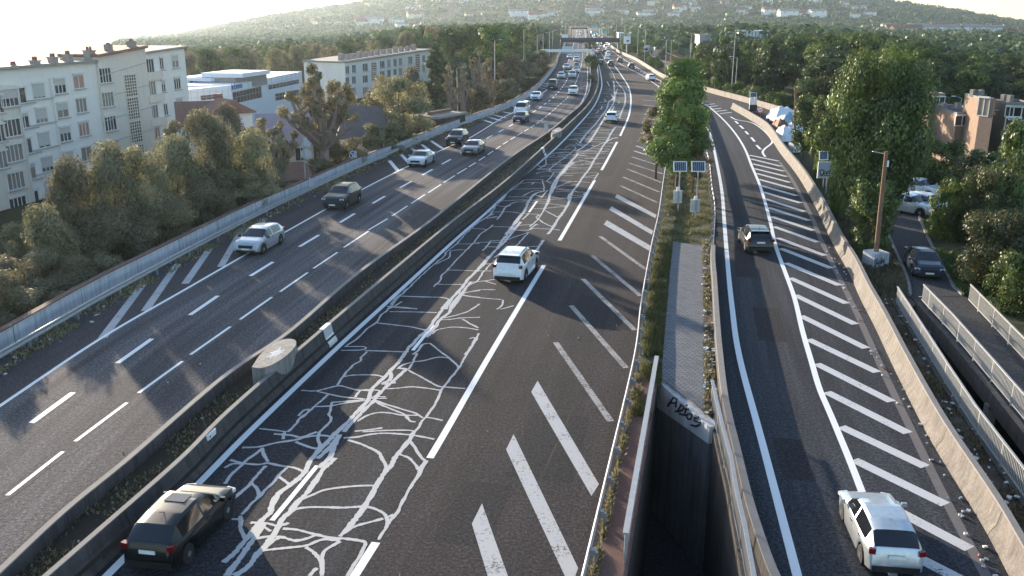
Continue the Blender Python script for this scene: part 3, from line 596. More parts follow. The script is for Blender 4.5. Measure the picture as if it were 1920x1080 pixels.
S(860, 260, 6, .17,
  [(100, 1050), (200, 960), (320, 880), (380, 820), (420, 750)], [(300, 828), (450, 825), (600, 825), (700, 840), (880, 850)], [(390, 850), (320, 880)], [(440, 880), (300, 900)], [(420, 750), (440, 715), (520, 700), (700, 690), (900, 690), (1100, 680), (1240, 670), (1400, 655)], [(420, 750), (510, 765), (560, 750), (640, 715), (780, 715), (900, 725), (1050, 735), (1200, 755)], [(430, 740), (500, 680), (560, 600), (620, 560), (690, 500), (730, 465)], [(600, 570), (760, 565), (950, 560)], [(690, 505), (800, 495), (940, 500)], [(850, 490), (820, 515)], [(730, 465), (850, 460), (960, 458)], [(940, 470), (960, 540), (960, 590)], [(550, 655), (700, 655), (820, 660)], [(720, 645), (840, 590), (950, 590)], [(1000, 580), (930, 665)], [(860, 630), (930, 655)], [(430, 910), (480, 850), (520, 780), (580, 750)], [(700, 690), (820, 700), (1040, 710)], [(720, 910), (790, 840)], [(800, 990), (880, 920), (930, 850), (960, 800)], [(840, 790), (970, 785), (1100, 770), (1200, 765)], [(870, 880), (900, 860), (880, 850)], [(870, 885), (960, 950), (1050, 990)], [(970, 810), (1050, 850), (1120, 885)], [(660, 980), (760, 970), (900, 970)], [(620, 1030), (780, 1030), (850, 1010), (960, 1015), (1060, 1020), (1140, 1030)], [(800, 1020), (880, 960)], [(1040, 655), (1140, 670), (1240, 670)], [(1080, 600), (1200, 590), (1280, 590)], [(1280, 580), (1340, 600), (1420, 605), (1400, 635)], [(1280, 640), (1400, 650)], [(1090, 570), (1200, 570), (1290, 580)], [(1090, 550), (1240, 490), (1320, 480)], [(1120, 530), (1240, 530), (1340, 515)], [(960, 480), (1080, 490)], [(990, 480), (1040, 430), (1070, 380)], [(1000, 490), (1040, 505)], [(1060, 470), (1250, 480), (1370, 485), (1480, 495)], [(1110, 425), (1000, 420), (920, 425)], [(870, 395), (910, 380), (1010, 370), (1070, 380), (1200, 390), (1400, 385), (1570, 385)], [(1570, 390), (1540, 440), (1510, 480)], [(1390, 440), (1530, 435)], [(1420, 430), (1550, 410)], [(1070, 380), (1020, 360), (1060, 310), (1170, 230), (1250, 170), (1320, 110)], [(890, 300), (940, 320), (980, 290), (990, 220), (1080, 185)], [(900, 345), (980, 295), (1180, 300)], [(1000, 240), (1180, 235)], [(1000, 215), (1150, 205), (1200, 215)], [(1030, 180), (1120, 155), (1240, 150)], [(1090, 118), (1250, 118)], [(1200, 100), (1240, 80), (1300, 90), (1320, 115)], [(1180, 395), (1220, 350), (1350, 340), (1450, 345)], [(1200, 325), (1350, 325), (1600, 318)], [(1280, 290), (1330, 260), (1420, 250), (1500, 270)], [(1330, 215), (1450, 205), (1530, 220), (1520, 250)], [(1350, 240), (1500, 265)], [(1410, 190), (1350, 190)], [(1340, 180), (1440, 165), (1560, 165), (1690, 170)], [(1520, 110), (1650, 115), (1700, 125)], [(1560, 85), (1720, 85)], [(1400, 150), (1520, 95), (1620, 50), (1740, 0)], [(1580, 50), (1740, 50)], [(1310, 45), (1400, 90), (1450, 100)], [(1300, 70), (1430, 65), (1540, 85)], [(1330, 20), (1380, 60)], [(1520, 10), (1650, 10)])
S(860, 260, 6, .26, [(530, 1080), (620, 970), (700, 870), (760, 770), (790, 700), (860, 620), (960, 590)], [(580, 1060), (700, 935)], [(960, 800), (1010, 700), (1030, 600), (1060, 520), (1100, 450), (1160, 380), (1250, 270), (1310, 210), (1340, 165)], [(1040, 620), (1090, 520), (1120, 440), (1200, 350), (1290, 260)], [(1000, 1075), (1060, 1000), (1130, 890), (1200, 790), (1250, 690), (1280, 600), (1340, 520), (1400, 430), (1470, 340), (1520, 250), (1580, 160), (1620, 90), (1680, 10)], [(1310, 140), (1380, 110), (1430, 70), (1500, 10)], [(1240, 690), (1240, 640), (1280, 600)])
S(1020, 110, 6.75, .3, [(450, 1070), (530, 960), (640, 840), (720, 740), (790, 640), (820, 550), (870, 510)], [(560, 1070), (640, 960), (700, 860), (760, 760), (820, 660), (880, 560), (900, 470), (930, 380)], [(880, 280), (890, 380), (890, 480)], [(910, 280), (960, 340), (1010, 400), (1030, 480), (1020, 580), (980, 680), (950, 760)], [(900, 870), (840, 960), (790, 1060)], [(860, 660), (890, 600)], [(800, 290), (830, 350)], [(850, 450), (880, 500), (830, 540)])
S(1020, 110, 6.75, .24, [(780, 1060), (850, 1020), (920, 995)], [(420, 885), (500, 875), (600, 880)], [(350, 955), (540, 950)], [(320, 975), (520, 972)], [(280, 1020), (470, 1020)], [(470, 825), (620, 825)], [(540, 745), (700, 745)], [(620, 660), (690, 660), (660, 690)], [(700, 560), (780, 540), (760, 510)], [(740, 600), (720, 640)], [(690, 890), (820, 900), (960, 900)], [(700, 950), (850, 955)], [(640, 1000), (800, 995)], [(900, 860), (990, 865)], [(980, 700), (1070, 700)], [(990, 660), (1080, 655)], [(900, 560), (1010, 560)], [(940, 570), (955, 540)], [(900, 600), (1060, 605)], [(740, 390), (850, 390)], [(900, 420), (1060, 420)], [(730, 440), (860, 450)], [(1030, 370), (1080, 420)], [(880, 520), (1050, 510)], [(960, 370), (1060, 365)], [(760, 620), (700, 630)])
for k in range(150):                                   # the many short transverse runs further up
    y = rs(84, 185); x0 = XWL(y) + rs(.3, 5); S(0, 0, 1, .12) if False else None
    x1 = x0 + rs(.8, 3.2); seal.ribbon([(x0, y), ((x0 + x1) / 2, y + rs(-.3, .3)), (min(x1, XD(y) - .3), y + rs(-.4, .4))], rs(.1, .2), .0088 + .00001 * k)
struct(seal.build('crack_sealant', M['seal']))
ck = MB()
def CK(w, *polys):
    for pl in polys:
        W = [g(x, y) for x, y in spl(pl, 6)]
        for i, p in enumerate(W): p.x += .06 * pnoise(p * 3.1); p.y += .06 * pnoise(p * 2.7 + Vector((9, 0, 0)))
        ck.ribbon(W, [w * rs(.5, 1.4) for _ in W], .0028)
CK(.05, [(43, 738), (130, 755), (215, 770)], [(210, 805), (255, 798), (290, 795)], [(290, 725), (265, 752), (215, 790), (150, 842), (95, 876), (60, 905), (20, 935), (0, 945)], [(480, 590), (380, 660), (290, 725)], [(83, 878), (94, 880), (92, 892)],
   [(1135, 550), (1110, 660), (1060, 800), (1000, 930), (960, 1080)], [(860, 770), (980, 758), (1090, 745)], [(1105, 478), (1060, 560), (1000, 680)], [(1400, 785), (1460, 778), (1560, 765)], [(1760, 1050), (1690, 1052)], [(1405, 777), (1490, 774)], [(1190, 400), (1160, 470), (1120, 560), (1080, 640)], [(950, 545), (935, 580), (920, 610)], [(925, 520), (955, 545), (985, 520)])
CK(.035, [(1262, 470), (1225, 640), (1170, 850), (1120, 1060)], [(985, 640), (880, 830), (770, 1060)], [(1130, 400), (1060, 520), (985, 640)], [(1190, 280), (1160, 345), (1120, 420)], [(1385, 480), (1415, 640), (1470, 860), (1530, 1060)])
CK(.09, [(1088, 501), (1103, 499), (1118, 500)])
struct(ck.build('road_cracks', M['crack']))
# ------------------------------------------------------------------ walls, barriers, guard rails
def path_of(fx, y0, y1, z=0.0, d=0.0, step=1.0):
    ys = [y0] + [y for y in YS if y0 < y < y1] + [y1]
    return [(fx(y) + d, y, z) for y in ys]
def wallthing(name, label, cat, path, prof, mat, capprof=None, capmat=None, capname='coping'):
    p0 = path[0]; t_ = thing(name, label, cat, (p0[0], p0[1], 0))
    MB().sweep(path, prof).build('wall_body', mat, t_)
    acc = 0; jm = MB(); cx = sum(o for o, _ in prof) / len(prof); nj = 0
    for a_, b_ in zip(path, path[1:]):
        acc += math.hypot(b_[0] - a_[0], b_[1] - a_[1])
        if acc > 5 and a_[1] < 200:
            acc = 0; q_ = Vector(b_) - Vector(a_); q_.normalize(); a2 = Vector(a_)
            jm.sweep([a2, a2 + q_ * .035], [(cx + (o - cx) * 1.012, z + (.002 if z > .3 else 0)) for o, z in prof])
    if jm.v: jo = jm.build('panel_joint', M['crack'], t_); jo['kind'] = 'stuff'
    if capprof: MB().sweep(path, capprof).build(capname, capmat, t_)
    return t_
wallthing('concrete_wall', 'long pale rain-streaked concrete wall along the left edge of the motorway', 'wall', path_of(XW, 8, 470), [(-.24, -1.2), (0, -1.2), (0, .97), (-.24, .97)], M['concw'], [(-.29, .972), (.05, .972), (.05, 1.03), (-.29, 1.03)], M['ledge'])
ml = wallthing('median_barrier', 'dark stained concrete median barrier on the side of the oncoming carriageway', 'barrier', path_of(XML, 8, 800), [(-.22, -.05), (.10, -.05), (.05, .77), (-.15, .77)], M['concm'], [(-.16, .772), (.06, .772), (.05, .81), (-.15, .81)], M['cope'])  # lighter cap puts the sunlit top edge into the colour
mr = wallthing('median_barrier', 'concrete median barrier with sloping foot beside the crack-sealed carriageway', 'barrier', path_of(XMR, 8, 800), [(0, -.05), (-.03, .12), (-.20, .40), (-.28, .80), (-.46, .80), (-.52, -.05)], M['concm'], [(-.275, .802), (-.465, .802), (-.455, .83), (-.285, .83)], M['cope'])  # pale top strip stands in for sun on top of the barrier
for px, py, w in ((616, 645, .9), (1016, 292, 1.1)):
    y = g(px, py).y
    MB().sweep([(XMR(q), q, 0) for q in (y - w / 2, y + w / 2)], [(.012, .0), (-.018, .125), (-.185, .41), (-.262, .845), (-.48, .845), (-.48, .83), (-.29, .83), (-.22, .40), (-.06, .1), (-.03, 0)]).build('joint_cover', M['alu'], mr)
yy = g(384, 850).y
pl = MB().box((XMR(yy) - .235, yy, .70), (.03, .62, .22), rz=-.18).build('marker_plate', M['signw'], mr)
for k in range(3): MB().box((XMR(yy) - .217 + .0, yy - .15 + k * .15, .70), (.006, .08, .05), rz=-.18).build('figure', M['signk'], pl) if k != 1 else None
wallthing('ramp_barrier', 'curved sunlit concrete barrier along the right side of the hatched ramp', 'barrier', path_of(XPB, 8, 146.5), [(0, -.2), (.04, .12), (.20, .38), (.28, .84), (.50, .84), (.58, -.2)], surf('concrete_warm', (.185, .165, .15), .85, .4, .8, 14, .3, streak=.7), [(.27, .842), (.51, .842), (.49, .88), (.29, .88)], M['cope'])
yo0 = g(1500, 222).y
wallthing('parapet_wall', 'low outer concrete parapet curving away past the end of the ramp barrier', 'wall', path_of(XO, yo0, 620), [(0, -.3), (.05, .9), (.32, .9), (.4, -.3)], surf('concrete_warm_far', (.29, .25, .22), .85, .35, .8, 14, .2, streak=.6))
yb = g(1337, 478).y
wallthing('ramp_kerb_wall', 'low grey concrete wall on the left edge of the ramp beside the underpass opening', 'wall', path_of(XPL, 8, yb), [(-.20, -.3), (.22, -.3), (.12, .62), (-.12, .62)], M['concm'], [(-.13, .622), (.13, .622), (.12, .67), (-.12, .67)], M['cope'])
WB = [(.0, -.15), (.035, -.13), (.035, -.06), (.0, -.02), (.0, .02), (.035, .06), (.035, .13), (.0, .15), (-.02, .15), (.012, .12), (.012, .07), (-.02, .03), (-.02, -.03), (.012, -.07), (.012, -.12), (-.02, -.15)]
def guard_rail(label, fx, y0, y1, zc, side, step, ypost, mat, pm, name='guard_rail'):
    t_ = thing(name, label, 'guard rail', (fx(y0), y0, 0))
    pr = [(-o * side, z) for o, z in WB]
    if side > 0: pr = pr[::-1]
    MB().sweep(path_of(fx, y0, y1, zc), pr).build('rail_beam', mat, t_)
    y = y0 + .5
    while y < min(y1, ypost):
        r = math.atan((fx(y + .5) - fx(y - .5)))
        MB().box((fx(y) + side * .20, y, (zc + .05) / 2 - .1), (.09, .12, zc + .15), -r).box((fx(y) + side * .08, y, zc), (.15, .16, .18), -r).build('post', pm, t_); y += step
    return t_
XLR = XofY([(0, 660), (107, 599), (212, 540), (420, 430), (560, 361), (717, 290), (822, 247), (930, 205), (972, 183), (1003, 165), (1027, 140), (1042, 121), (1048, 105)], .70)
guard_rail('long steel guard rail in front of the pale concrete wall on the left', XLR, 10, 300, .58, -1, 4.0, 190, M['steel'], M['steeld'])
guard_rail('white steel guard rail along the faded hatching at the grass island', XRL, 11, YN - 2, .5, 1, 2.0, 110, M['steel'], M['steeld'])
guard_rail('pinkish steel guard rail on the ramp side of the grass island', XPL, yb + .2, YN - 4, .5, -1, 2.0, 112, surf('steel_rusty', (.42, .36, .34), .6, .2, 2, 20, 0, .4), M['steeld'])
def railing(label, pts, z0, h, mat, topw=.07, gap=.13, pgap=2.4, bal=True, group=None):
    t_ = thing('railing', label, 'railing', (pts[0][0], pts[0][1], 0), group=group)
    P = [Vector((p[0], p[1], 0)) for p in pts]; seg = [0]
    for a, b in zip(P, P[1:]): seg.append(seg[-1] + (b - a).length)
    def at_s(s): 
        i = max(k for k in range(len(seg)) if seg[k] <= s + 1e-6); i = min(i, len(P) - 2)
        return P[i].lerp(P[i + 1], (s - seg[i]) / (seg[i + 1] - seg[i]))
    MB().sweep(pts, [(-topw / 2, z0 + h - .05), (topw / 2, z0 + h - .05), (topw / 2, z0 + h), (-topw / 2, z0 + h)]).build('top_rail', mat, t_)
    MB().sweep(pts, [(-.02, z0 + .1), (.02, z0 + .1), (.02, z0 + .14), (-.02, z0 + .14)]).build('bottom_rail', mat, t_)
    s = .02
    while s < seg[-1]:
        p = at_s(s); MB().box((p.x, p.y, z0 + h / 2 - .03), (.06, .06, h - .05)).build('post', mat, t_); s += pgap
    mb = MB(); s = gap
    while s < seg[-1]:
        p = at_s(s); mb.box((p.x, p.y, z0 + h / 2 + .03), (.024, .024, h - .2)); s += gap
    mb.build('balusters', mat, t_)
    return t_
railing('white-topped steel railing on the red-brown ledge left of the underpass opening', [(PIT(y), y) for y in (21.55, 26, 30, 34.8)], .1, .95, M['steel'], .17)
railing('narrow steel railing on the right rim of the dark underpass opening', [(XRG(y), y) for y in (13, 17, 20, 22, 24, 26, 28, 30, 32.4)], -.05, 1.05, M['steeld'], .12)
railing('steel railing beside the soil strip, the nearest of the three on the right', [(XF1(y), y) for y in (20, 25, 30, 34, 40, 44.8)], .1, .92, M['steel'])
railing('steel railing on the pale beam between the dark gap and the footpath', [(XF2(y) - .12, y) for y in (20, 25, 30, 34.2, 40, 44.9)], .16, .95, M['steel'])
railing('steel railing on the far side of the footpath against the bushes', [(XF3(y), y) for y in (20, 28, 36.9, 41, 45.3)], .05, .95, M['steel'])

# concrete plinths and marker post in the median
def plinth(label, pts, z1, cx, cy):
    P = [g(x, y, z1) for x, y in spl(pts + pts[:1], 4)[:-1]]
    t_ = thing('concrete_plinth', label, 'plinth', (P[0].x, P[0].y, .3))
    mb = MB(); mb.prism([(p.x, p.y) for p in P], .25, z1); mb.build('body', M['conc'], t_)
    c = sum((Vector(p) for p in P), Vector()) / len(P)
    mb = MB(); mb.poly([(c.x + (p.x - c.x) * .35 * (1 + .5 * math.sin(i * 2.1)), c.y + (p.y - c.y) * .3 * (1 + .4 * math.cos(i * 1.3))) for i, p in enumerate(P)], z1 + .004)
    mb.build('pale_patch', M['concw'], t_)
plinth('large lens-shaped concrete plinth between the two median barriers', [(472, 688), (492, 660), (525, 638), (550, 636), (555, 646), (540, 664), (515, 681), (490, 690)], 1.15, 512, 665)
plinth('small far concrete plinth in the median beside the marker post', [(1033, 250), (1036, 244), (1047, 239), (1053, 241), (1051, 246), (1042, 250), (1036, 252)], 1.1, 1042, 245)
p = at(1024, 258, g(1024, 262).y)
t_ = thing('marker_post', 'grey sheet-metal marker post behind the median barrier', 'marker post', (p.x, p.y, 0))
MB().box((p.x, p.y, .9), (.07, .07, 1.8)).build('post', M['steeld'], t_); MB().box((p.x, p.y - .06, 1.5), (.5, .04, .75)).build('plate', M['signback'], t_)

# ------------------------------------------------------------------ poles, lamps, signs
def lamp_post(px, py, ty, label, z0=0.0, r=.09, head=True, group=None):
    b = g(px, py, z0); top = at(px + (px - 960) * (py - ty) / 5600, ty, b.y).z
    t_ = thing('lamp_post', label, 'lamp post', (b.x, b.y, z0), group=group)
    MB().tube([(b.x, b.y, z0 - .5), (b.x, b.y, top)], [r, r * .55], 8).build('pole', M['pole'], t_)
    if head:
        sgn = 1 if px < 1090 else -1
        MB().tube([(b.x, b.y, top - .05), (b.x + sgn * .9, b.y, top + .18)], [.04, .03], 6).build('arm', M['pole'], t_)
        MB().box((b.x + sgn * 1.15, b.y, top + .2), (.6, .24, .1), taper=.7).build('lamp_head', M['signback'], t_)
    return t_
for px, py, ty, z0, lb in ((858, 203, 128, -.5, 'tall pale lamp post among the pollards left of the motorway'), (928, 181, 76, -.3, 'tall thin lamp post just behind the pale wall end'), (982, 150, 56, -.3, 'thin lamp post in the trees left of the motorway bend'), (1007, 127, 66, 0, 'thin lamp post left of the white gantry'),
                           (551, 160, 80, -6, 'bare pale mast rising among the trees above the white office block'), (1371, 178, 62, -.2, 'tall lamp post behind the outer parapet in front of the wood'), (1247, 140, 76, -.2, 'thin lamp post right of the far motorway junction'), (1208, 117, 54, 0, 'thin lamp post before the lorry on the side road'), (1293, 131, 62, -1, 'thin lamp post by the brown timber fence'), (1257, 119, 76, -1, 'thin lamp post at the brown fence gate'), (1377, 190, 108, -1.5, 'slim lamp post in the wood behind the outer parapet'),
                           (1793, 255, 183, -2.2, 'slim lamp post in front of the low brown houses'), (1870, 315, 210, -2.2, 'pale lamp post with a round head right of the brown houses')):
    lamp_post(px, py, ty, lb, z0, .11 if py < 200 else .09)
for i, (px, py, ty) in enumerate(((1018, 112, 62), (1030, 104, 60), (1036, 97, 58), (1170, 92, 50), (1195, 104, 52), (1140, 78, 46), (1060, 76, 44), (1078, 68, 42), (1128, 70, 42), (1155, 82, 46))):
    lamp_post(px, py, ty, 'thin distant lamp post lining the far motorway', 0, .12, True, 'distant lamp posts along the far motorway')
def wood_pole(px, py, tx, ty, label, bw):
    b = g(px, py); tp = at(tx, ty, b.y)
    t_ = thing('utility_pole', label, 'pole', (b.x, b.y, 0))
    MB().tube([(b.x, b.y, .3), (b.x + (tp.x - b.x) * .5, b.y, tp.z * .5), (tp.x, b.y, tp.z)], [.15, .13, .10], 10).build('pole', M['wood'], t_)
    o = MB().box((b.x, b.y, .45), (bw, bw, 1.0), .3).build('concrete_base', M['concw'], t_)
    return t_, b, tp
t_, b, tp = wood_pole(1640, 500, 1662, 284, 'red-brown wooden pole on a graffitied concrete block by the footpath', 1.05)
MB().tube([(tp.x, b.y, tp.z - .15), (tp.x - .85, b.y - .1, tp.z + .02)], .022, 6).build('bracket', M['alu'], t_); MB().box((tp.x + .13, b.y - .05, tp.z - .7), (.12, .12, .35)).build('insulator', M['signw'], t_)
mb = MB()
for k in range(7): mb.tube([(b.x - .35 + .1 * k + rs(-.05, .05), b.y - .66 + (k * .03 - .1), .2 + rs(0, .25)), (b.x - .3 + .1 * k, b.y - .655 + (k * .03 - .1), .5 + rs(0, .3)), (b.x - .2 + .08 * k, b.y - .65 + (k * .03 - .1), .3 + rs(0, .2))], .02, 5)
mb.build('graffiti', M['spray'], t_)
wood_pole(1489, 284, 1492, 165, 'slim wooden pole on a pale concrete block behind the tarpaulins', .95)
def solar_panel(t_, c, w, h, tilt=.5):
    R = Matrix.Rotation(-tilt, 3, 'X')                # face towards the viewer, leaning back
    o = MB().box(c, (w, .05, h), R=R).build('solar_panel', M['alu'], t_)
    mb = MB(); n = 6
    for i in range(n):
        x = -w / 2 + .06 + (w - .12) * (i + .5) / n
        mb.box(Vector(c) + R @ Vector((x, -.03, 0)), ((w - .12) / n * .9, .012, h - .12), R=R)
    mb.build('cells', M['solar'], o); return o
for (bx, by), (ty, boards), lb in (((1271, 398), (312, (357, 381)), 'left of the twin solar-panel signposts on the grass island, seen from behind'), ((1304, 410), (312, (374, 398)), 'right of the twin solar-panel signposts on the grass island, board set lower')):
    b = g(bx, by); y = b.y; t_ = thing('solar_sign', lb, 'road sign', (b.x, y, 0))
    zt = at(bx, ty, y).z
    MB().tube([(b.x, y, -.2), (b.x, y, zt - .1)], .055, 8).build('pole', M['steel'], t_)
    solar_panel(t_, (b.x - .02, y - .05, zt), 1.0, .78, .35)
    za, zb = at(bx, boards[1], y).z, at(bx, boards[0], y).z
    o = MB().box((b.x - .06, y + .09, (za + zb) / 2), (.66, .03, zb - za)).build('sign_board', M['signback'], t_)
    MB().box((b.x - .06, y + .07, zb - .05), (.70, .03, .05)).box((b.x - .06, y + .07, za + .05), (.70, .03, .05)).build('stiffener', M['alu'], o)
    MB().box((b.x - .08, y - .09, zb + .12), (.24, .14, .3)).build('battery_box', M['signw'], t_)
# graffitied display board with a small solar panel under the big tree
b = g(1548, 362); y = b.y; t_ = thing('display_sign', 'grey display board with bubble graffiti and solar panel, half hidden by the big tree', 'road sign', (b.x, y, 0))
zA, zB = at(1548, 334, y).z, at(1548, 303, y).z; xA = at(1533, 320, y).x; xB = at(1570, 320, y).x; xm = (xA + xB) / 2
MB().tube([(b.x, y, -.2), (b.x, y, zA)], .07, 8).tube([(b.x - .28, y, .5), (b.x - .28, y, zA)], .05, 8).build('pole', M['steel'], t_)
o = MB().box((xm, y, (zA + zB) / 2), (xB - xA, .14, zB - zA)).build('sign_board', M['signback'], t_)
MB().box((xm, y - .075, (zA + zB) / 2 + .28), (xB - xA - .14, .02, (zB - zA) * .48)).build('louvre_panel', surf('louvre', (.33, .36, .42), .6, .15, 1, 30), o)
solar_panel(t_, (at(1545, 293, y).x, y + .1, at(1545, 292, y).z), .75, .75, .3)
mb = MB(); yq = y - .1
def gl(pts, r=.035): mb.tube([(at(1500 + x / 10.8, 270 + z / 10.8, yq).x, yq, at(1500 + x / 10.8, 270 + z / 10.8, yq).z) for x, z in pts], r, 6)
gl([(405, 540), (412, 600), (425, 655), (440, 600), (455, 655), (475, 600), (480, 540)]); gl([(400, 535), (440, 520), (480, 535)])
for cx in (510, 565): gl([(cx - 20, 600), (cx + 20, 595), (cx + 18, 560), (cx - 5, 545), (cx - 25, 580), (cx - 22, 630), (cx, 650), (cx + 25, 635)])
gl([(600, 530), (600, 640), (625, 655)])
mb.build('graffiti', M['spray'], o)
# cabinet with solar panel and two round signs behind the ramp barrier
b = g(1411, 211); y = b.y; t_ = thing('solar_cabinet', 'white solar-powered roadside cabinet standing behind the ramp barrier', 'cabinet', (b.x, y, 0))
z0 = at(1411, 208, y).z; zt = at(1411, 184, y).z
MB().box((b.x - .35, y, (z0 + zt) / 2 + .2), (.42, .2, zt - z0)).box((b.x + .3, y, (z0 + zt) / 2 + .2), (.42, .2, zt - z0)).build('column', M['signw'], t_)
MB().box((b.x, y - .15, z0 + .45), (1.15, .08, 1.0)).build('lower_box', M['signk'], t_); solar_panel(t_, (b.x - .1, y, at(1411, 178, y).z), 1.0, .75, .3)
MB().tube([(b.x, y, -.3), (b.x, y, zt)], .07).build('pole', M['steeld'], t_)
def disc(mb, c, r, th, n=24, R=None):
    R = R or Matrix.Identity(3); vs = []
    for s in (-th / 2, th / 2): vs += [Vector(c) + R @ Vector((r * math.cos(k * math.tau / n), s, r * math.sin(k * math.tau / n))) for k in range(n)]
    return mb.add(vs, [tuple(range(n)), tuple(range(2 * n - 1, n - 1, -1))] + [(k, n + k, n + (k + 1) % n, (k + 1) % n) for k in range(n)])
def round_sign(px, py, bpy_, rpx, label, yaw=0.0, Y=None, z0=0.0):
    b = g(px, bpy_, z0) if Y is None else at(px, bpy_, Y); y = b.y; c = at(px, py, y); r = rpx / ppm(y)
    t_ = thing('round_sign', label, 'road sign', (b.x, y, b.z)); R = Matrix.Rotation(yaw, 3, 'Z')
    MB().tube([(b.x, y + .06, b.z - .3), (b.x, y + .06, c.z + r * .5)], .045).build('pole', M['wood'], t_)
    disc(MB(), c, r, .03, R=R).build('rim', M['signr'], t_); disc(MB(), Vector(c) + R @ Vector((0, -.016, 0)), r * .72, .012, R=R).build('face', M['signw'], t_)
    return t_, c, r, R
t_, c, r, R = round_sign(1425.5, 206, 221, 5.6, 'round red-rimmed sign with black strokes, lower and nearer the tarpaulins')
mb = MB()
for a in (.7, 2.3, 3.7, 5.3, -.1): mb.tube([Vector(c) + Vector((0, -.03, 0)), Vector(c) + Vector((math.cos(a) * r * .58, -.03, math.sin(a) * r * .58))], r * .085, 6)
mb.build('symbol', M['signk'], t_)
t_, c, r, R = round_sign(1415.5, 190, 208, 3.6, 'small round red-rimmed sign turned beside the solar cabinet', .6)
MB().tube([Vector(c) + R @ Vector((-r * .6, -.03, r * .3)), Vector(c) + R @ Vector((r * .5, -.03, r * .1))], r * .1, 6).build('symbol', M['signk'], t_)
# sign backs and blue arrow on the left wall
Y = 77.5; b = at(572, 332, Y); t_ = thing('sign_post', 'grey post with triangular and round sign backs behind the pale wall', 'road sign', (b.x, Y, b.z))
MB().tube([(b.x, Y, b.z - 1), (at(568, 254, Y).x, Y, at(568, 254, Y).z)], .06).build('pole', M['steel'], t_)
ct = at(573, 268, Y); cr = at(573, 289, Y)
mb = MB(); s_ = .52; mb.add([(ct.x - s_, Y + .1, ct.z - .35), (ct.x + s_, Y + .1, ct.z - .35), (ct.x, Y + .1, ct.z + .55), (ct.x - s_, Y + .13, ct.z - .35), (ct.x + s_, Y + .13, ct.z - .35), (ct.x, Y + .13, ct.z + .55)], [(0, 1, 2), (5, 4, 3), (0, 3, 4, 1), (1, 4, 5, 2), (2, 5, 3, 0)]); mb.build('triangle_board', M['signback'], t_)
disc(MB(), (cr.x, Y + .115, cr.z), .45, .03).build('round_board', M['signback'], t_)
Y = 88.0; c = at(661, 290, Y); t_ = thing('round_sign', 'blue round sign with a white arrow standing on top of the pale wall', 'road sign', (c.x, Y, c.z - .6)); R = Matrix.Rotation(.75, 3, 'Z')
disc(MB(), c, .36, .03, R=R).build('rim', M['signw'], t_); disc(MB(), Vector(c) + R @ Vector((0, -.018, 0)), .32, .012, R=R).build('face', M['signb'], t_)
MB().tube([Vector(c) + R @ Vector(q) for q in ((-.16, -.03, .2), (.12, -.03, -.2))], .04).tube([Vector(c) + R @ Vector(q) for q in ((-.1, -.03, -.2), (.12, -.03, -.2), (.14, -.03, .02))], .04).build('arrow', M['signw'], t_)
MB().tube([(c.x + .03, Y + .05, c.z - .9), (c.x + .03, Y + .05, c.z)], .04).box((c.x + .25, Y + .1, c.z), (.28, .12, .7)).build('pole', M['signback'], t_)
b = g(581, 358); t_ = thing('warning_triangle', 'grey triangular roadworks sign on folding legs at the left guard rail', 'road sign', (b.x, b.y, 0))
mb = MB(); Y = b.y; mb.add([(b.x - .5, Y, .35), (b.x + .5, Y, .35), (b.x, Y + .2, 1.15), (b.x - .5, Y + .03, .35), (b.x + .5, Y + .03, .35), (b.x, Y + .23, 1.15)], [(0, 1, 2), (5, 4, 3), (0, 3, 4, 1), (1, 4, 5, 2), (2, 5, 3, 0)]); mb.build('board', M['signback'], t_)
MB().tube([(b.x - .38, Y - .05, 0), (b.x - .1, Y + .16, 1.0)], .02).tube([(b.x + .38, Y - .05, 0), (b.x + .1, Y + .16, 1.0)], .02).tube([(b.x, Y + .6, 0), (b.x, Y + .2, 1.1)], .02).build('leg', M['steeld'], t_)
# gantry, footbridge, far gantries
Y = 265.0
def PX(px, py): q = at(px, py, Y); return (q.x, Y, q.z)
t_ = thing('sign_gantry', 'white portal sign gantry over the oncoming carriageway', 'gantry', (at(1108, 94, Y).x, Y, 0))
zb = at(1060, 95, Y).z; xa, xb = at(1015, 95, Y).x, at(1110, 95, Y).x
MB().box(((xa + xb) / 2, Y, zb), (xb - xa, .7, .75)).build('beam', M['signw'], t_)
for x in (xa, xb): MB().box((x, Y, zb / 2 - .3), (.7, .6, zb + .3)).build('column', M['signw'], t_)
x1, x2 = at(1054, 90, Y).x, at(1072, 90, Y).x
o = MB().box(((x1 + x2) / 2, Y + .5, zb + .2), (x2 - x1, .12, 1.9)).build('sign_board', M['signback'], t_)
for k in range(6): MB().box((x1 + (x2 - x1) * (k + .5) / 6, Y + .40, zb + .2), (.08, .06, 1.9)).build('stiffener', M['signw'], o)
Y = 370.0
t_ = thing('footbridge', 'dark steel footbridge crossing both carriageways beyond the white gantry', 'bridge', (at(1106, 75, Y).x, Y, 0))
z1 = at(1106, 77, Y).z; xa, xb = at(1051, 75, Y).x, at(1161, 75, Y).x
MB().box(((xa + xb) / 2, Y, z1), (xb - xa, 2.6, .8)).build('deck', M['signk'], t_)
MB().box(((xa + xb) / 2, Y - 1.25, z1 + .85), (xb - xa, .08, .9)).build('parapet', plain('bridge_blue', (.03, .04, .09), .5), t_)
for px in (1053, 1105, 1160): MB().box((at(px, 75, Y).x, Y, z1 / 2 - .4), (.9, 1.2, z1)).build('pier', M['cope'] if px > 1110 else M['concd'], t_)
Y = 600.0
t_ = thing('sign_gantry', 'dark far gantry beam over the oncoming lanes beyond the footbridge', 'gantry', (at(1086, 60, Y).x, Y, 0)); z1 = at(1086, 53, Y).z
xa, xb = at(1071, 53, Y).x, at(1101, 53, Y).x; MB().box(((xa + xb) / 2, Y, z1), (xb - xa, .8, 1.0)).build('beam', M['signk'], t_)
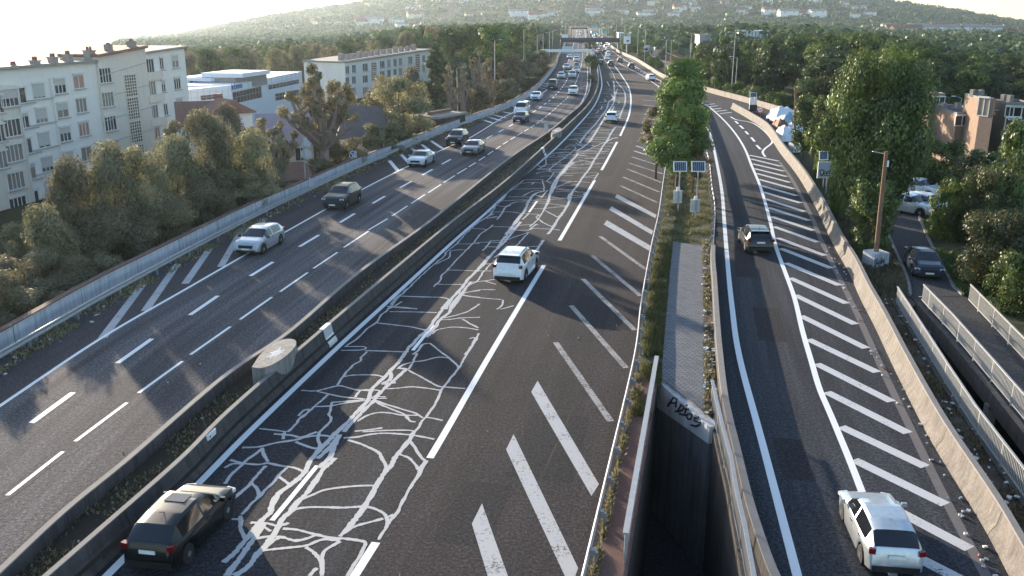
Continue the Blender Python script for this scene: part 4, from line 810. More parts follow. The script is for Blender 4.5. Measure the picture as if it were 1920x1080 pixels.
for x in (xa, xb): MB().box((x, Y, z1 / 2), (.5, .5, z1)).build('column', M['signk'], t_)
for i, (cx, cy, w, h, Y, lb) in enumerate(((1116, 60.5, 12, 5, 560, 'teal direction sign over the far outbound lanes, the lower one'), (1115, 50, 21, 5, 640, 'wide teal direction sign beyond the far gantry, the topmost one'), (1134, 60, 8, 5, 575, 'small green direction sign right of the teal one over the far lanes'))):
    c = at(cx, cy, Y); k = 1 / ppm(Y); t_ = thing('direction_sign', lb, 'road sign', (c.x, Y, 0))
    MB().box(c, (w * k, .2, h * k)).build('board', M['signt'], t_)
    MB().box((c.x - w * k * .45, Y + .3, c.z / 2), (.3, .3, c.z)).box((c.x + w * k * .45, Y + .3, c.z / 2), (.3, .3, c.z)).build('column', M['pole'], t_)
    mb = MB()
    for q in range(2): mb.box((c.x, Y - .12, c.z + (q - .5) * h * k * .4), (w * k * .6, .02, h * k * .1))
    mb.build('lettering', M['signw'], t_)
c = at(1176, 75, 330); t_ = thing('billboard', 'white roadside board on a post right of the footbridge', 'sign', (c.x, 330, 0)); MB().box(c, (2.4, .2, 2.6)).build('board', M['signw'], t_); MB().box((c.x, 330.2, c.z / 2 - .6), (.3, .3, c.z - .6)).build('post', M['pole'], t_); MB().box((c.x + .2, 329.88, c.z - .3), (.9, .02, .5)).build('picture', M['signk'], t_)
c = at(1059, 69, 390); t_ = thing('billboard', 'white roadside board left of the footbridge', 'sign', (c.x, 390, 0)); MB().box(c, (2.6, .2, 2.0)).build('board', M['signw'], t_); MB().box((c.x, 390.2, c.z / 2 - .5), (.3, .3, c.z - .5)).build('post', M['pole'], t_)
# tarpaulins and bundles heaped between the ramp barrier and the trees
def tarp(px, py, w, d, h, mat, label, seed, name='tarpaulin'):
    b = g(px, py); n = 14; V = []; F_ = []
    for i in range(n + 1):
        for j in range(n + 1):
            u, v = i / n * 2 - 1, j / n * 2 - 1
            z = h * max(0, 1 - max(abs(u), abs(v)) ** 3) + .35 * pnoise(Vector((u * 2.2, v * 2.2, seed))) * h + .12 * pnoise(Vector((u * 7, v * 7, seed)))
            V.append((b.x + u * w / 2, b.y + v * d / 2, max(.02, z)))
    for i in range(n):
        for j in range(n): q = i * (n + 1) + j; F_.append((q, q + n + 1, q + n + 2, q + 1))
    mb = MB(); mb.v = V; mb.f = F_; mb.m = [0] * len(F_)
    o = mb.build(name, mat); sm = o.modifiers.new('thick', 'SOLIDIFY'); sm.thickness = .03
    tag(o, label, 'tarpaulin')
tarp(1467, 226, 3.6, 5.0, 1.9, M['tarpw'], 'white tarpaulin shelter roof at the top of the heap behind the ramp barrier', 1)
tarp(1477, 238, 3.2, 4.0, 1.7, M['tarpb'], 'blue tarpaulin draped over the heap below the white shelter roof', 4)
tarp(1462, 246, 1.8, 3.4, 1.5, M['tarpr'], 'brown blanket hanging at the left of the tarpaulin heap', 8, 'blanket')
tarp(1472, 262, 2.0, 3.6, 1.6, M['tarpw'], 'crumpled white sheet hanging nearest the ramp barrier', 12)
tarp(1494, 247, 2.6, 3.0, 1.2, M['tarpw'], 'white sheet spread behind the slim wooden pole', 17)
# ------------------------------------------------------------------ vehicles
KINDS = dict(
    hatch=dict(L=4.1, W=1.76, H=1.48, belt=.94, wb=1.26, r=.32, top=[(-2.05, .52), (-2.03, .92), (-1.93, 1.06), (-1.52, 1.40), (-.9, 1.465), (-.15, 1.48), (.35, 1.41), (1.05, 1.0), (1.6, .92), (1.92, .78), (2.05, .50)], ws=(.35, 1.02), rw=(-1.93, -1.50), sw=(-1.42, .82)),
    suv=dict(L=4.36, W=1.84, H=1.66, belt=1.06, wb=1.33, r=.36, top=[(-2.18, .58), (-2.16, 1.05), (-2.05, 1.2), (-1.70, 1.57), (-1.0, 1.65), (-.1, 1.66), (.30, 1.60), (1.0, 1.14), (1.7, 1.06), (2.06, .92), (2.18, .58)], ws=(.30, .98), rw=(-2.05, -1.68), sw=(-1.6, .8)),
    sedan=dict(L=4.6, W=1.80, H=1.43, belt=.92, wb=1.36, r=.32, top=[(-2.3, .55), (-2.28, .92), (-1.72, 1.02), (-1.0, 1.36), (-.5, 1.42), (.0, 1.43), (.42, 1.37), (1.15, .97), (1.8, .89), (2.18, .74), (2.3, .48)], ws=(.42, 1.12), rw=(-1.70, -.98), sw=(-1.15, .9)),
    van=dict(L=4.7, W=1.9, H=1.95, belt=1.2, wb=1.45, r=.34, top=[(-2.35, .6), (-2.33, 1.3), (-2.25, 1.78), (-2.0, 1.9), (0, 1.95), (.7, 1.87), (1.45, 1.2), (1.95, 1.06), (2.25, .88), (2.35, .55)], ws=(.7, 1.42), rw=(-2.32, -2.05), sw=(-1.9, 1.15)))
def make_car(kind, paint, extra=()):
    K = KINDS[kind]; L, W, Hh, belt, wb, r = (K[k] for k in ('L', 'W', 'H', 'belt', 'wb', 'r'))
    ty, tz = [p[0] for p in K['top']], [p[1] for p in K['top']]
    ys = sorted(set([round(v, 3) for v in np.linspace(-L / 2, L / 2, 46)] + [round(v, 3) for v in (*K['ws'], *K['rw'], *K['sw'], -.22, -.14)]))
    rings = []
    for y in ys:
        f = abs(2 * y / L); w = W / 2 * (1 - .03 * f ** 2 - .11 * f ** 7)
        top = float(np.interp(y, ty, tz)) ; bl = min(belt - (.10 * max(0, (y - .9)) ** 1.2 if y > .9 else 0), top - .02)
        t_ = min(1, max(0, (top - bl) / (Hh - belt)))
        zl = .22 + .10 * f ** 6
        for yw in (wb, -wb):
            R = r + .075
            if abs(y - yw) < R: zl = max(zl, r + math.sqrt(R * R - (y - yw) ** 2) * .98)
        zl = min(zl, bl - .1); q = lambda a: zl + (bl - zl) * a
        wr = W / 2 * .73 * (1 - .05 * f)
        h = [(w * .97, zl), (w, max(q(.25), zl)), (w * 1.005, q(.55)), (w * .985, q(.85)), (w * .955, bl), (w * (.93 - .0 * t_), bl + .02 * min(1, t_ * 4)), ((w * .84) * (1 - t_) + wr * t_, bl + (top - bl) * .84), ((w * .72) * (1 - t_) + (wr - .09) * t_, bl + (top - bl) * .965), (w * .36 * (1 - t_) + (wr - .09) * .5 * t_, bl + (top - bl) * .995), (0, top)]
        rings.append([(x, y, z) for x, z in h] + [(-x, y, z) for x, z in h[-2::-1]])
    n = 19; V = [p for rg in rings for p in rg]
    fb, fw, fr, fsl, fsr = [], [], [], [], []
    for i in range(len(ys) - 1):
        ym = (ys[i] + ys[i + 1]) / 2
        for k in range(n - 1):
            face = (i * n + k, i * n + k + 1, (i + 1) * n + k + 1, (i + 1) * n + k)
            if 6 <= k <= 11 and K['ws'][0] < ym < K['ws'][1] - .03: fw.append(face)
            elif 6 <= k <= 11 and K['rw'][0] + .03 < ym < K['rw'][1]: fr.append(face)
            elif k in (5, 12) and K['sw'][0] < ym < K['sw'][1] and not (-.22 < ym < -.14): (fsl if k == 12 else fsr).append(face)
            else: fb.append(face)
    fb += [tuple(range(n)), tuple((len(ys) - 1) * n + k for k in range(n - 1, -1, -1))]
    root = thing('car', 'car', 'car')
    def sub(nm, faces, mat, smooth=True):
        ids = sorted({i for f_ in faces for i in f_}); mp = {a: b for b, a in enumerate(ids)}
        mb = MB(); mb.v = [V[i] for i in ids]; mb.f = [tuple(mp[i] for i in reversed(f_)) for f_ in faces]; mb.m = [0] * len(faces)
        return mb.build(nm, mat, root, smooth)
    body = sub('body', fb, PAINT[paint])
    body.data.set_sharp_from_angle(angle=math.radians(32)) if hasattr(body.data, 'set_sharp_from_angle') else None
    sub('windscreen', fw, M['glass']); sub('rear_window', fr, M['glass']); sub('side_window', fsl, M['glass']); sub('side_window', fsr, M['glass'])
    MB().box((0, 0, .46), (W - .40, L - .5, .5)).build('underbody', M['trim'], root)
    dm = MB()
    for ysm in (K['sw'][1] - .02, -.18, K['sw'][0] + .30):
        i = min(range(len(ys)), key=lambda q_: abs(ys[q_] - ysm)); rg = rings[i]
        for sx in (1, -1):
            P_ = [(sx * (abs(rg[k][0]) + .004), rg[k][1], rg[k][2]) for k in (1, 2, 3, 4)]
            if P_[0][2] > .6: P_[0] = (P_[0][0], P_[0][1], P_[0][2])
            dm.add([(x_, y_ + e_, z_) for x_, y_, z_ in P_ for e_ in (-.008, .008)], [(2 * k, 2 * k + 1, 2 * k + 3, 2 * k + 2) for k in range(3)])
    for sx in (1, -1):
        for yh in (-.02, -1.0):
            i = min(range(len(ys)), key=lambda q_: abs(ys[q_] - yh)); r3 = rings[i][3]
            dm.box((sx * (abs(r3[0]) + .012), yh, r3[2] - .02), (.03, .17, .028))
    stuff_ = dm.build('door_gap', M['trim'], root); stuff_['kind'] = 'stuff'
    for sx in (1, -1):
        for yw in (wb, -wb):
            mb = MB(); x = sx * (W / 2 - .12); mb.tube([(x - .10, yw, r), (x - .06, yw, r), (x + .06, yw, r), (x + .10, yw, r)], [r * .93, r, r, r * .93], 20)
            wh = mb.build('wheel', M['tyre'], root, False)
            mb = MB(); xo = sx * (W / 2 - .012); mb.tube([(xo - sx * .05, yw, r), (xo, yw, r)], r * .3, 10)
            for k in range(7):
                a = k * math.tau / 7; mb.box((xo - sx * .03, yw + math.cos(a) * r * .36, r + math.sin(a) * r * .36), (.03, r * .62, .06), R=Matrix.Rotation(a, 3, 'X'))
            mb.build('rim', M['rim'], wh)
        zh = float(np.interp(L / 2 - .22, ty, tz)) - .10
        MB().box((sx * W * .385, L / 2 - .23, zh), (.32, .24, .11), R=Matrix.Rotation(-sx * .30, 3, 'Z')).build('headlight', M['lamp'], root)
        zt = min(1.02, belt - .02); MB().box((sx * W * .405, -L / 2 + .10, zt), (.20, .16, .17), R=Matrix.Rotation(sx * .25, 3, 'Z')).build('tail_light', M['tail'], root)
        MB().box((sx * (W / 2 + .09), K['sw'][1] - .02, belt + .06), (.19, .10, .13), taper=.85).build('mirror', M['trim'] if 'darkmirror' in extra else PAINT[paint], root)
    MB().box((0, L / 2 - .06, .60), (W * .52, .16, .17)).build('grille', M['trim'], root)
    MB().box((0, L / 2 - .02, .33), (W * .72, .12, .14)).build('bumper', M['trim'], root); MB().box((0, -L / 2 + .03, .36), (W * .80, .12, .20)).build('bumper', M['trim'], root)
    MB().box((0, L / 2 + .035, .46), (.50, .02, .11)).build('number_plate', M['plate'], root)
    MB().box((0, -L / 2 + .0, .78 if kind != 'suv' else .62), (.50, .04, .11)).build('number_plate', M['plate'], root)
    if 'rails' in extra:
        for sx in (1, -1): MB().tube([(sx * W * .325, y, z) for y, z in ((-1.5, Hh - .06), (-1.35, Hh + .02), (.1, Hh + .035), (.25, Hh - .02))], .022, 6).build('roof_rail', M['trim'], root)
    if 'sunroof' in extra: MB().box((0, -.12, Hh - .001), (.66, .5, .012), R=Matrix.Rotation(-.03, 3, 'X')).build('sunroof', M['glass'], root)
    if 'antenna' in extra: MB().tube([(0, -.95, Hh - .02), (0, -1.2, Hh + .12)], .012, 5).build('antenna', M['trim'], root)
    if 'spoiler' in extra: MB().box((0, K['rw'][1] - .06, Hh - .065), (W * .62, .26, .04)).build('spoiler', PAINT[paint], root)
    return root
def far_car(kind, paint):                             # the same body as one mesh, for cars a few pixels long
    r0 = make_car(kind, paint); vs, fs, ms, mats = [], [], [], []
    def take(o):
        if o.type == 'MESH':
            b0 = len(vs); vs.extend([v.co[:] for v in o.data.vertices]); m = o.data.materials[0]
            if m not in mats: mats.append(m)
            for p in o.data.polygons: fs.append(tuple(i + b0 for i in p.vertices)); ms.append(mats.index(m))
        for c in o.children: take(c)
    take(r0); kill(r0)
    mb = MB(); mb.v, mb.f, mb.m = vs, fs, ms; o = mb.build('car', mats); o['category'] = 'car'
    return o
def heading(fx, y, away): 
    a = math.atan((fx(y + 1.5) - fx(y - 1.5)) / 3); return -a if away else math.pi - a
def drive(car, px, py, label, fx=None, away=True, rz=None, z=0.006, group=None, d=None):
    p = g(px, py)
    if d: a_, b_ = g(*d[0]), g(*d[1]); rz = -math.atan2(b_.x - a_.x, b_.y - a_.y)
    if rz is None: rz = heading(fx, p.y, away)
    return place(car, (p.x, p.y, z), rz, 1.0, label, group)
L1, L2, L3 = XA, XBL, XML
drive(make_car('hatch', 'silver', ('darkmirror', 'antenna')), 489, 466, 'silver hatchback nearest on the oncoming carriageway beside the slanted white stripes', XA, False)
drive(make_car('suv', 'darkgreen', ('rails',)), 643, 385, 'dark SUV with bright headlights alone behind the silver hatchback', XA, False)
drive(make_car('sedan', 'pale'), 791, 308, 'pale silver saloon beside the broken white chevrons by the left shoulder', XA, False)
drive(make_car('suv', 'black', ('darkmirror',)), 858, 270, 'black SUV just left of the dark saloon, following the pale saloon', XA, False)
drive(make_car('sedan', 'grey'), 888, 287, 'dark grey saloon running abreast of the black SUV', XBL, False)
drive(make_car('hatch', 'darkblue'), 977, 229, 'dark hatchback directly in front of the white van', XA, False)
drive(make_car('van', 'white'), 979, 215, 'white van tailgating the dark hatchback', XA, False)
drive(make_car('sedan', 'white'), 1006, 187, 'white saloon next to the far hatching at the left shoulder', XA, False)
drive(make_car('van', 'darkgreen'), 1036, 167, 'dark green people carrier ahead of the white saloon', XA, False)
drive(make_car('suv', 'white', ('darkmirror',)), 1075, 178, 'white SUV alone in the lane next to the median', XBL, False)
drive(make_car('hatch', 'black', ('sunroof', 'antenna')), 347, 1008, 'black car in the near left corner beside the median barrier', XWL, True).scale = (.92, .92, .92)
drive(make_car('suv', 'white', ('rails', 'spoiler', 'antenna', 'darkmirror')), 969, 514, 'white SUV with roof rails driving away over the sealed cracks', d=((986, 520), (1006, 497)))
drive(make_car('hatch', 'white', ('antenna',)), 1147, 228, 'white hatchback further up the crack-sealed lanes', XC, True)
drive(make_car('hatch', 'black', ('antenna', 'spoiler')), 1415, 463, 'black hatchback driving up the ramp', rz=math.radians(-5))
drive(make_car('hatch', 'silver', ('antenna',)), 1643, 1018, 'silver car at the foot of the ramp crossing the hatching', d=((1605, 1075), (1566, 981))).scale = (.88, .88, .88)
c = drive(make_car('sedan', 'darkblue'), 1729, 508, 'dark blue saloon parked on the footpath behind the railings', d=((1708, 478), (1743, 529))).scale = (.92, .92, .92)
pass
for px, py, rz, kd, pt, lb in ((1736, 398, 215, 'hatch', 'white', 'white hatchback parked on the lawn under the big tree, nearer the footpath'), (1722, 366, 214, 'sedan', 'white', 'white saloon parked on the lawn under the big tree, further back'), (1706, 399, 216, 'hatch', 'pale', 'pale car parked deep in shade left of the white hatchback'), (1835, 378, 214, 'hatch', 'white', 'white car half hidden by the reddish bush beside the upper path')):
    drive(make_car(kd, pt), px, py, lb, rz=math.radians(rz), z=.0)
# far traffic
proto = {}
def fc(kind, paint):
    if (kind, paint) not in proto: proto[(kind, paint)] = far_car(kind, paint); return proto[(kind, paint)]
    return dup(proto[(kind, paint)])
FAR = [(1052, 147, 'hatch', 'white', XA, 0, 'white car beside the far left shoulder line, behind the dark people carrier'), (1073, 146, 'suv', 'pale', XBL, 0, 'pale car second in the file ahead of the white SUV by the median'), (1080, 136, 'sedan', 'white', XBL, 0, 'white saloon close behind the pale car in the middle lane'), (1081, 128, 'hatch', 'grey', XBL, 0, 'grey car behind the white saloon in the middle lane'), (1062, 130, 'hatch', 'white', XA, 0, 'white car in the lane left of the grey one'),
       (1081, 116, 'suv', 'white', XBL, 0, 'white car with dark front just beyond the grey car'), (1081, 110, 'hatch', 'silver', XBL, 0, 'silver car tucked behind the white one with dark front'), (1068, 110, 'sedan', 'white', XA, 0, 'white saloon in the left lane before the white gantry'), (1072, 104, 'hatch', 'silver', XA, 0, 'silver car closest to the white gantry in the left lane'),
       (1126, 121, 'hatch', 'black', XWL, 1, 'black car in the inner outbound lane near the far bend'), (1145, 124, 'suv', 'darkblue', XD, 1, 'dark car in the outer outbound lane near the far bend'), (1138, 113, 'sedan', 'white', XC, 1, 'white saloon ahead of the two dark outbound cars'), (1140, 106, 'van', 'white', XC, 1, 'white van ahead of the white outbound saloon'),
       (1162, 117, 'hatch', 'black', XO, 1, 'black car on the far slip lane, further of two'), (1183, 129, 'suv', 'darkblue', XO, 1, 'dark car on the far slip lane, nearer of two'), (1219, 151, 'hatch', 'white', XO, 1, 'white car on the slip lane beside the big island tree'),
       (1119, 102, 'sedan', 'red', XWL, 1, 'red saloon in the outbound queue before the footbridge'), (1122, 98, 'hatch', 'red', XC, 1, 'second red car tight ahead of the red saloon'), (1133, 101, 'suv', 'black', XC, 1, 'black car right of the red saloon in the queue'), (1131, 97, 'hatch', 'black', XC, 1, 'small black car ahead of the black one in the queue'), (1140, 94.5, 'hatch', 'pale', XD, 1, 'pale car at the outer edge of the queue'), (1128, 92.5, 'hatch', 'red', XC, 1, 'dark red car in the middle of the queue below the footbridge'), (1131, 85.5, 'suv', 'black', XC, 1, 'black car just under the footbridge')]
for px, py, kd, pt, fx, away, lb in FAR: drive(fc(kd, pt), px, py, lb, fx, bool(away))
gq = 'cars queueing beyond the footbridge'
for k in range(26):
    y = rs(395, 760); ib = k % 5 < 2
    if ib: x = XML(y) - rs(2, 9)
    else: x = XMR(y) + rs(1.5, 9)
    kd, pt = rng.choice(['hatch', 'suv', 'sedan', 'van']), rng.choice(['white', 'silver', 'grey', 'black', 'white', 'pale'])
    place(fc(kd, pt), (x, y, .006), math.pi if ib else 0, 1, 'small distant car in the traffic beyond the footbridge', gq)
gp = 'cars in the car park behind the timber fence'
for px, py in ((1303, 107), (1312, 109), (1322, 104), (1332, 108), (1340, 111), (1298, 97), (1308, 95), (1350, 100), (1236, 106), (1246, 108)):
    p = g(px, py, -1.2)
    place(fc(rng.choice(['hatch', 'van', 'sedan']), rng.choice(['white', 'white', 'pale', 'silver'])), (p.x, p.y, hz(p.x, p.y)), 1.2, 1, 'small pale car parked behind the brown timber fence', gp)
# lorry on the side road
p = g(1215, 93, -.5); t_ = thing('lorry', 'white box lorry on the side road right of the motorway', 'lorry', (p.x, p.y, hz(p.x, p.y)), math.radians(180 - 24)); z = 0
MB().box((0, -1, 2.3), (2.5, 6.4, 2.9)).build('cargo_box', PAINT['white'], t_) if False else None
def lb_(nm, mb, mat): 
    o = mb.build(nm, mat); o.parent = t_; return o
lb_('cargo_box', MB().box((0, -1.2, 2.2), (2.5, 6.0, 2.7)), PAINT['white']); lb_('cab', MB().box((0, 2.9, 1.55), (2.3, 1.9, 2.1), taper=.92), PAINT['white']); lb_('windscreen', MB().box((0, 3.83, 1.95), (2.0, .08, .8)), M['glass'])
for sx in (1, -1):
    for yw in (2.8, -2.6): lb_('wheel', MB().tube([(sx * .85, yw, .5), (sx * 1.2, yw, .5)], .5, 16), M['tyre'])
lb_('chassis', MB().box((0, 0, .7), (1.2, 7.4, .3)), M['trim'])
# ------------------------------------------------------------------ buildings
class Facade:                                         # vertical plane through two ground points; u along it, o outwards, z up
    def __init__(s, a, b):
        s.a = Vector((a[0], a[1], 0)); d = Vector((b[0] - a[0], b[1] - a[1], 0)); s.L = d.length; s.d = d.normalized()
        n = Vector((s.d.y, -s.d.x, 0)); s.n = n if n.dot(-s.a) > 0 else -n; s.flip = n.dot(-s.a) <= 0
    def p(s, u, o, z): q = s.a + s.d * u + s.n * o; return Vector((q.x, q.y, z))
    def hit(s, px, py):
        d = ray(px, py); c = Vector((0, 0, H)); t_ = (s.a - c).dot(s.n) / d.dot(s.n); q = c + d * t_
        return (q - s.a).dot(s.d), q.z
    def box(s, mb, u0, u1, o0, o1, z0, z1, mi=0, z0b=None, z1b=None):   # optional other heights at the u1 end
        z0b = z0 if z0b is None else z0b; z1b = z1 if z1b is None else z1b
        vs = [s.p(u0, o0, z0), s.p(u1, o0, z0b), s.p(u1, o1, z0b), s.p(u0, o1, z0), s.p(u0, o0, z1), s.p(u1, o0, z1b), s.p(u1, o1, z1b), s.p(u0, o1, z1)]
        return mb.add(vs, [(0, 3, 2, 1), (4, 5, 6, 7), (0, 1, 5, 4), (1, 2, 6, 5), (2, 3, 7, 6), (3, 0, 4, 7)], mi)
def window(fa, root, u, z, w, h, o=0.0, bars=3, drop=0.0, sill=True, shut=None, sillw=None, par='window'):
    wd = fa.box(MB(), u - w / 2, u + w / 2, o - .05, o + .012, z - h / 2, z + h / 2).build(par, shut or (M['pane'] if rng.random() < .55 else M['paneb']), root)
    mb = MB(); f = .085
    fa.box(mb, u - w / 2 - f, u - w / 2, o - .04, o + .06, z - h / 2 - f, z + h / 2 + f); fa.box(mb, u + w / 2, u + w / 2 + f, o - .04, o + .06, z - h / 2 - f, z + h / 2 + f)
    fa.box(mb, u - w / 2, u + w / 2, o - .04, o + .06, z + h / 2, z + h / 2 + f); fa.box(mb, u - w / 2, u + w / 2, o - .04, o + .06, z - h / 2 - f, z - h / 2)
    for k in range(1, bars): x = u - w / 2 + w * k / bars; fa.box(mb, x - .05, x + .05, o + .013, o + .05, z - h / 2, z + h / 2)
    mb.build('frame', M['frame'], wd)
    if drop > .05: fa.box(MB(), u - w / 2 + .02, u + w / 2 - .02, o + .052, o + .08, z + h / 2 - h * drop, z + h / 2 - .01).build('shutter', M['shutter'], wd)
    fa.box(MB(), u - w / 2 - .08, u + w / 2 + .08, o + .062, o + .22, z + h / 2 - .02, z + h / 2 + .17).build('shutter_box', M['frame'], wd)
    if sill: sw = (sillw or w / 2 + .12); fa.box(MB(), u - sw, u + sw, o + .062, o + .24, z - h / 2 - .2, z - h / 2 - .09).build('sill', M['render_s'], wd)
    return wd
# --- apartment block at the left edge
fa = Facade(at(0, 155, 92), at(345, 90, 126)); UL = -16.0
bld = thing('apartment_building', 'white and cream five-storey apartment block with red chimney pots at the left edge', 'building', (fa.a.x, fa.a.y, -6))
def ztop(px, py): return fa.hit(px, py)
u1, _ = fa.hit(178, 118); u2, _ = fa.hit(268, 100); UR = fa.L
zl0 = fa.hit(0, 155)[1]; zl1 = fa.hit(180, 117)[1]; zc0 = fa.hit(183, 107)[1]; zc1 = fa.hit(267, 90)[1]; zr0 = fa.hit(270, 101)[1]; zr1 = fa.hit(345, 90)[1]
zll = zl0 + (zl0 - zl1) / u1 * -UL * -1
mb = MB(); fa.box(mb, UL, u1, -7, 0, -8, zll, 0, -8, zl1); fa.box(mb, u2, UR, -7, 0, -8, zr0, 0, -8, zr1); mb.build('wall', M['render_w'], bld)
fa.box(MB(), u1 + .002, u2 - .002, -4.5, .35, -8, zc0, 0, -8, zc1).build('bay_wall', M['render_c'], bld)
ua, ub = fa.hit(-60, 175)[0], fa.hit(26, 162)[0]
fa.box(MB(), UL + .1, ub, -.5, .3, -8, zll - .45, 0, -8, zl0 - .35).build('bay_wall', M['render_c'], bld)
r1 = fa.box(MB(), UL - .2, u1 - .003, -7.3, .45, zll + .002, zll + .3, 0, zl1 + .002, zl1 + .3).build('roof', M['roofgrey'], bld)
r2 = fa.box(MB(), u1 - .15, u2 + .15, -4.6, .75, zc0 + .002, zc0 + .35, 0, zc1 + .002, zc1 + .35).build('roof', M['rooftile'], bld)
r3 = fa.box(MB(), u2 + .16, UR + .3, -7.3, .45, zr0 + .002, zr0 + .3, 0, zr1 + .002, zr1 + .3).build('roof', M['roofgrey'], bld)
for px, pt, pb, roof, big in ((-6, 134, 158, r1, 1), (35, 120, 150, r1, 1), (75, 111, 140, r1, 1), (108, 105, 133, r1, 1), (136, 100, 127, r1, 1), (176, 92, 122, r1, 1.5), (212, 85, 94, r2, .8), (255, 78, 92, r2, 1.2)):
    u, z1 = fa.hit(px, pt - 5); _, z0 = fa.hit(px, pb); z0 = min(z0, z1 - .7); w = .36 * big
    mb = MB(); fa.box(mb, u - w, u + w, -1.1, -.3, z0 - .6, z0 + (z1 - z0) * .74); fa.box(mb, u - w - .08, u + w + .08, -1.2, -.2, z0 + (z1 - z0) * .74, z0 + (z1 - z0) * .80)
    for k in (-.25, .25): q = fa.p(u + k * big * .7, -.7, 0); mb.tube([(q.x, q.y, z0 + (z1 - z0) * .8), (q.x, q.y, z1)], [.17, .13], 8, 1)
    mb.build('chimney', [M['chim'], M['pot']], roof)
small = [(36, 179), (72, 170), (112, 161), (147, 152), (42, 226), (77, 216), (117, 206), (152, 197), (47.5, 274), (82, 262), (122, 251), (157, 241), (54.5, 322), (88, 307), (128, 297), (162, 288), (61, 372), (94, 352), (328, 115), (332, 156), (336, 195), (340, 238), (344, 282)]
for i, (px, py) in enumerate(small):
    u, z = fa.hit(px, py); window(fa, bld, u, z, 1.75 if px < 300 else 1.5, 1.5, 0, 3 if i % 3 else 2, [.0, .75, .45, .0, .25, .9, .5, .15][i * 5 % 8], True, M['curtain'] if i in (3, 20, 11) else None, 2.1 if px < 100 else None)
for i, (px, py) in enumerate([(-16, 196), (12, 183), (17.5, 239), (22, 286), (25, 338), (29, 384), (-12, 250), (-8, 300)]):
    u, z = fa.hit(px, py); window(fa, bld, u, z, 2.3, 1.65, .3, 4, .55 if i == 1 else 0, True)
for px, py in ((192, 141), (197, 186), (202, 231), (208, 276), (213, 320)):
    u, z = fa.hit(px, py); window(fa, bld, u, z, 2.1, 1.6, .35, 4, 0, True)
for i, (px, py) in enumerate(((281, 123), (284.5, 165), (289, 209), (293, 251), (297, 294))):
    u, z = fa.hit(px, py); window(fa, bld, u, z, 1.6, 1.6, 0, 3, 0, True)
    u, z = fa.hit(px + 21.5, py - 4); window(fa, bld, u, z, .8, 1.4, 0, 2, .35 if i % 2 else 0, True)
    u, z = fa.hit(px + 2, py + 19); fa.box(MB(), u - 1.5, u + 2.0, .0, .5, z - .5, z + .45).build('balcony_front', M['render_c'], bld)
for px, py, hh in ((240, 160, 2.55), (245, 203, 2.55), (250, 247, 2.55), (255.5, 291, 2.5), (261, 335, 2.4), (267, 375, 2.2)):
    u, z = fa.hit(px, py); w = 2.3
    o = fa.box(MB(), u - w / 2, u + w / 2, .3, .38, z - hh / 2, z + hh / 2).build('stair_window', M['pane'], bld); mb = MB()
    for k in range(6): x = u - w / 2 + w * k / 5; fa.box(mb, x - .05, x + .05, .381, .43, z - hh / 2, z + hh / 2)
    for k in range(8): q = z - hh / 2 + hh * k / 7; fa.box(mb, u - w / 2 - .06, u + w / 2 + .06, .383, .45, q - .045, q + .045)
    mb.build('lattice', M['render_c'], o)
for (xa_, ya_), (xb_, yb_), o in (((25, 163), (48, 330), .36), ((91, 147), (103, 265), .1)):
    u, z = fa.hit(xa_, ya_); MB().tube([fa.p(u, o + .06, z), fa.p(u, o + .06, -7)], .07, 6).build('drainpipe', M['frame'], bld)
for py in (118, 160, 203, 246, 290, 333):            # floor lines across the cream bay
    z0, z1 = fa.hit(180, py + 26)[1], fa.hit(267, py)[1]; fa.box(MB(), u1 + .05, u2 - .05, .352, .40, z0, z0 + .08, 0, z1, z1 + .08).build('string_course', M['render_s'], bld)
# --- farther white apartment block
fb_ = Facade(at(646, 118, 212), at(806, 94, 252)); zA, zB = at(646, 118, 212).z, at(806, 94, 252).z
b2 = thing('apartment_building', 'white four-storey apartment block with brown stair panels behind the pollard trees', 'building', (fb_.a.x, fb_.a.y, -10))
fb_.box(MB(), 0, fb_.L, -11, 0, -14, zA, 0, -14, zB).build('wall', M['render_w'], b2)
rf = fb_.box(MB(), -.3, fb_.L + .3, -11.3, .5, zA + .002, zA + .35, 0, zB + .002, zB + .35).build('roof', M['roofgrey'], b2)
for k in range(13):
    u = fb_.hit(657 + k * 11.2, 105)[0]; z = zA + (zB - zA) * u / fb_.L
    fb_.box(MB(), u - .55, u + .55, -3, -2, z + .3, z + 1.5 + .3 * (k % 3 == 0)).build('chimney', M['chim'], rf)
for cx, rows, w in ((651, (131, 152, 173, 193), 1.5), (663.3, (129, 150, 171, 194), 1.5), (684.5, (126, 148, 170, 190), 2.2), (716.5, (120.5, 140), 2.2), (729, (118.5, 137.5), 1.5), (740.5, (117, 136), 1.5), (750.5, (115.5, 134), 1.5), (769, (112.5, 132, 150), 2.2), (794, (109.5, 128), 1.5)):
    for k, py in enumerate(rows): u, z = fb_.hit(cx, py); window(fb_, b2, u, z, w, 1.65, 0, 3, 0, k % 2 == 0)
for cx, py in ((701, 126), (701, 142), (783, 110), (783, 126)):
    u, z = fb_.hit(cx, py); o = fb_.box(MB(), u - 1.1, u + 1.1, 0, .1, z - 1.2, z + 1.2).build('stair_window', M['orangewall'], b2); mb = MB()
    for k in range(5): fb_.box(mb, u - 1.1, u + 1.1, .102, .16, z - 1.2 + k * .55, z - 1.05 + k * .55)
    mb.build('lattice', M['render_c'], o)
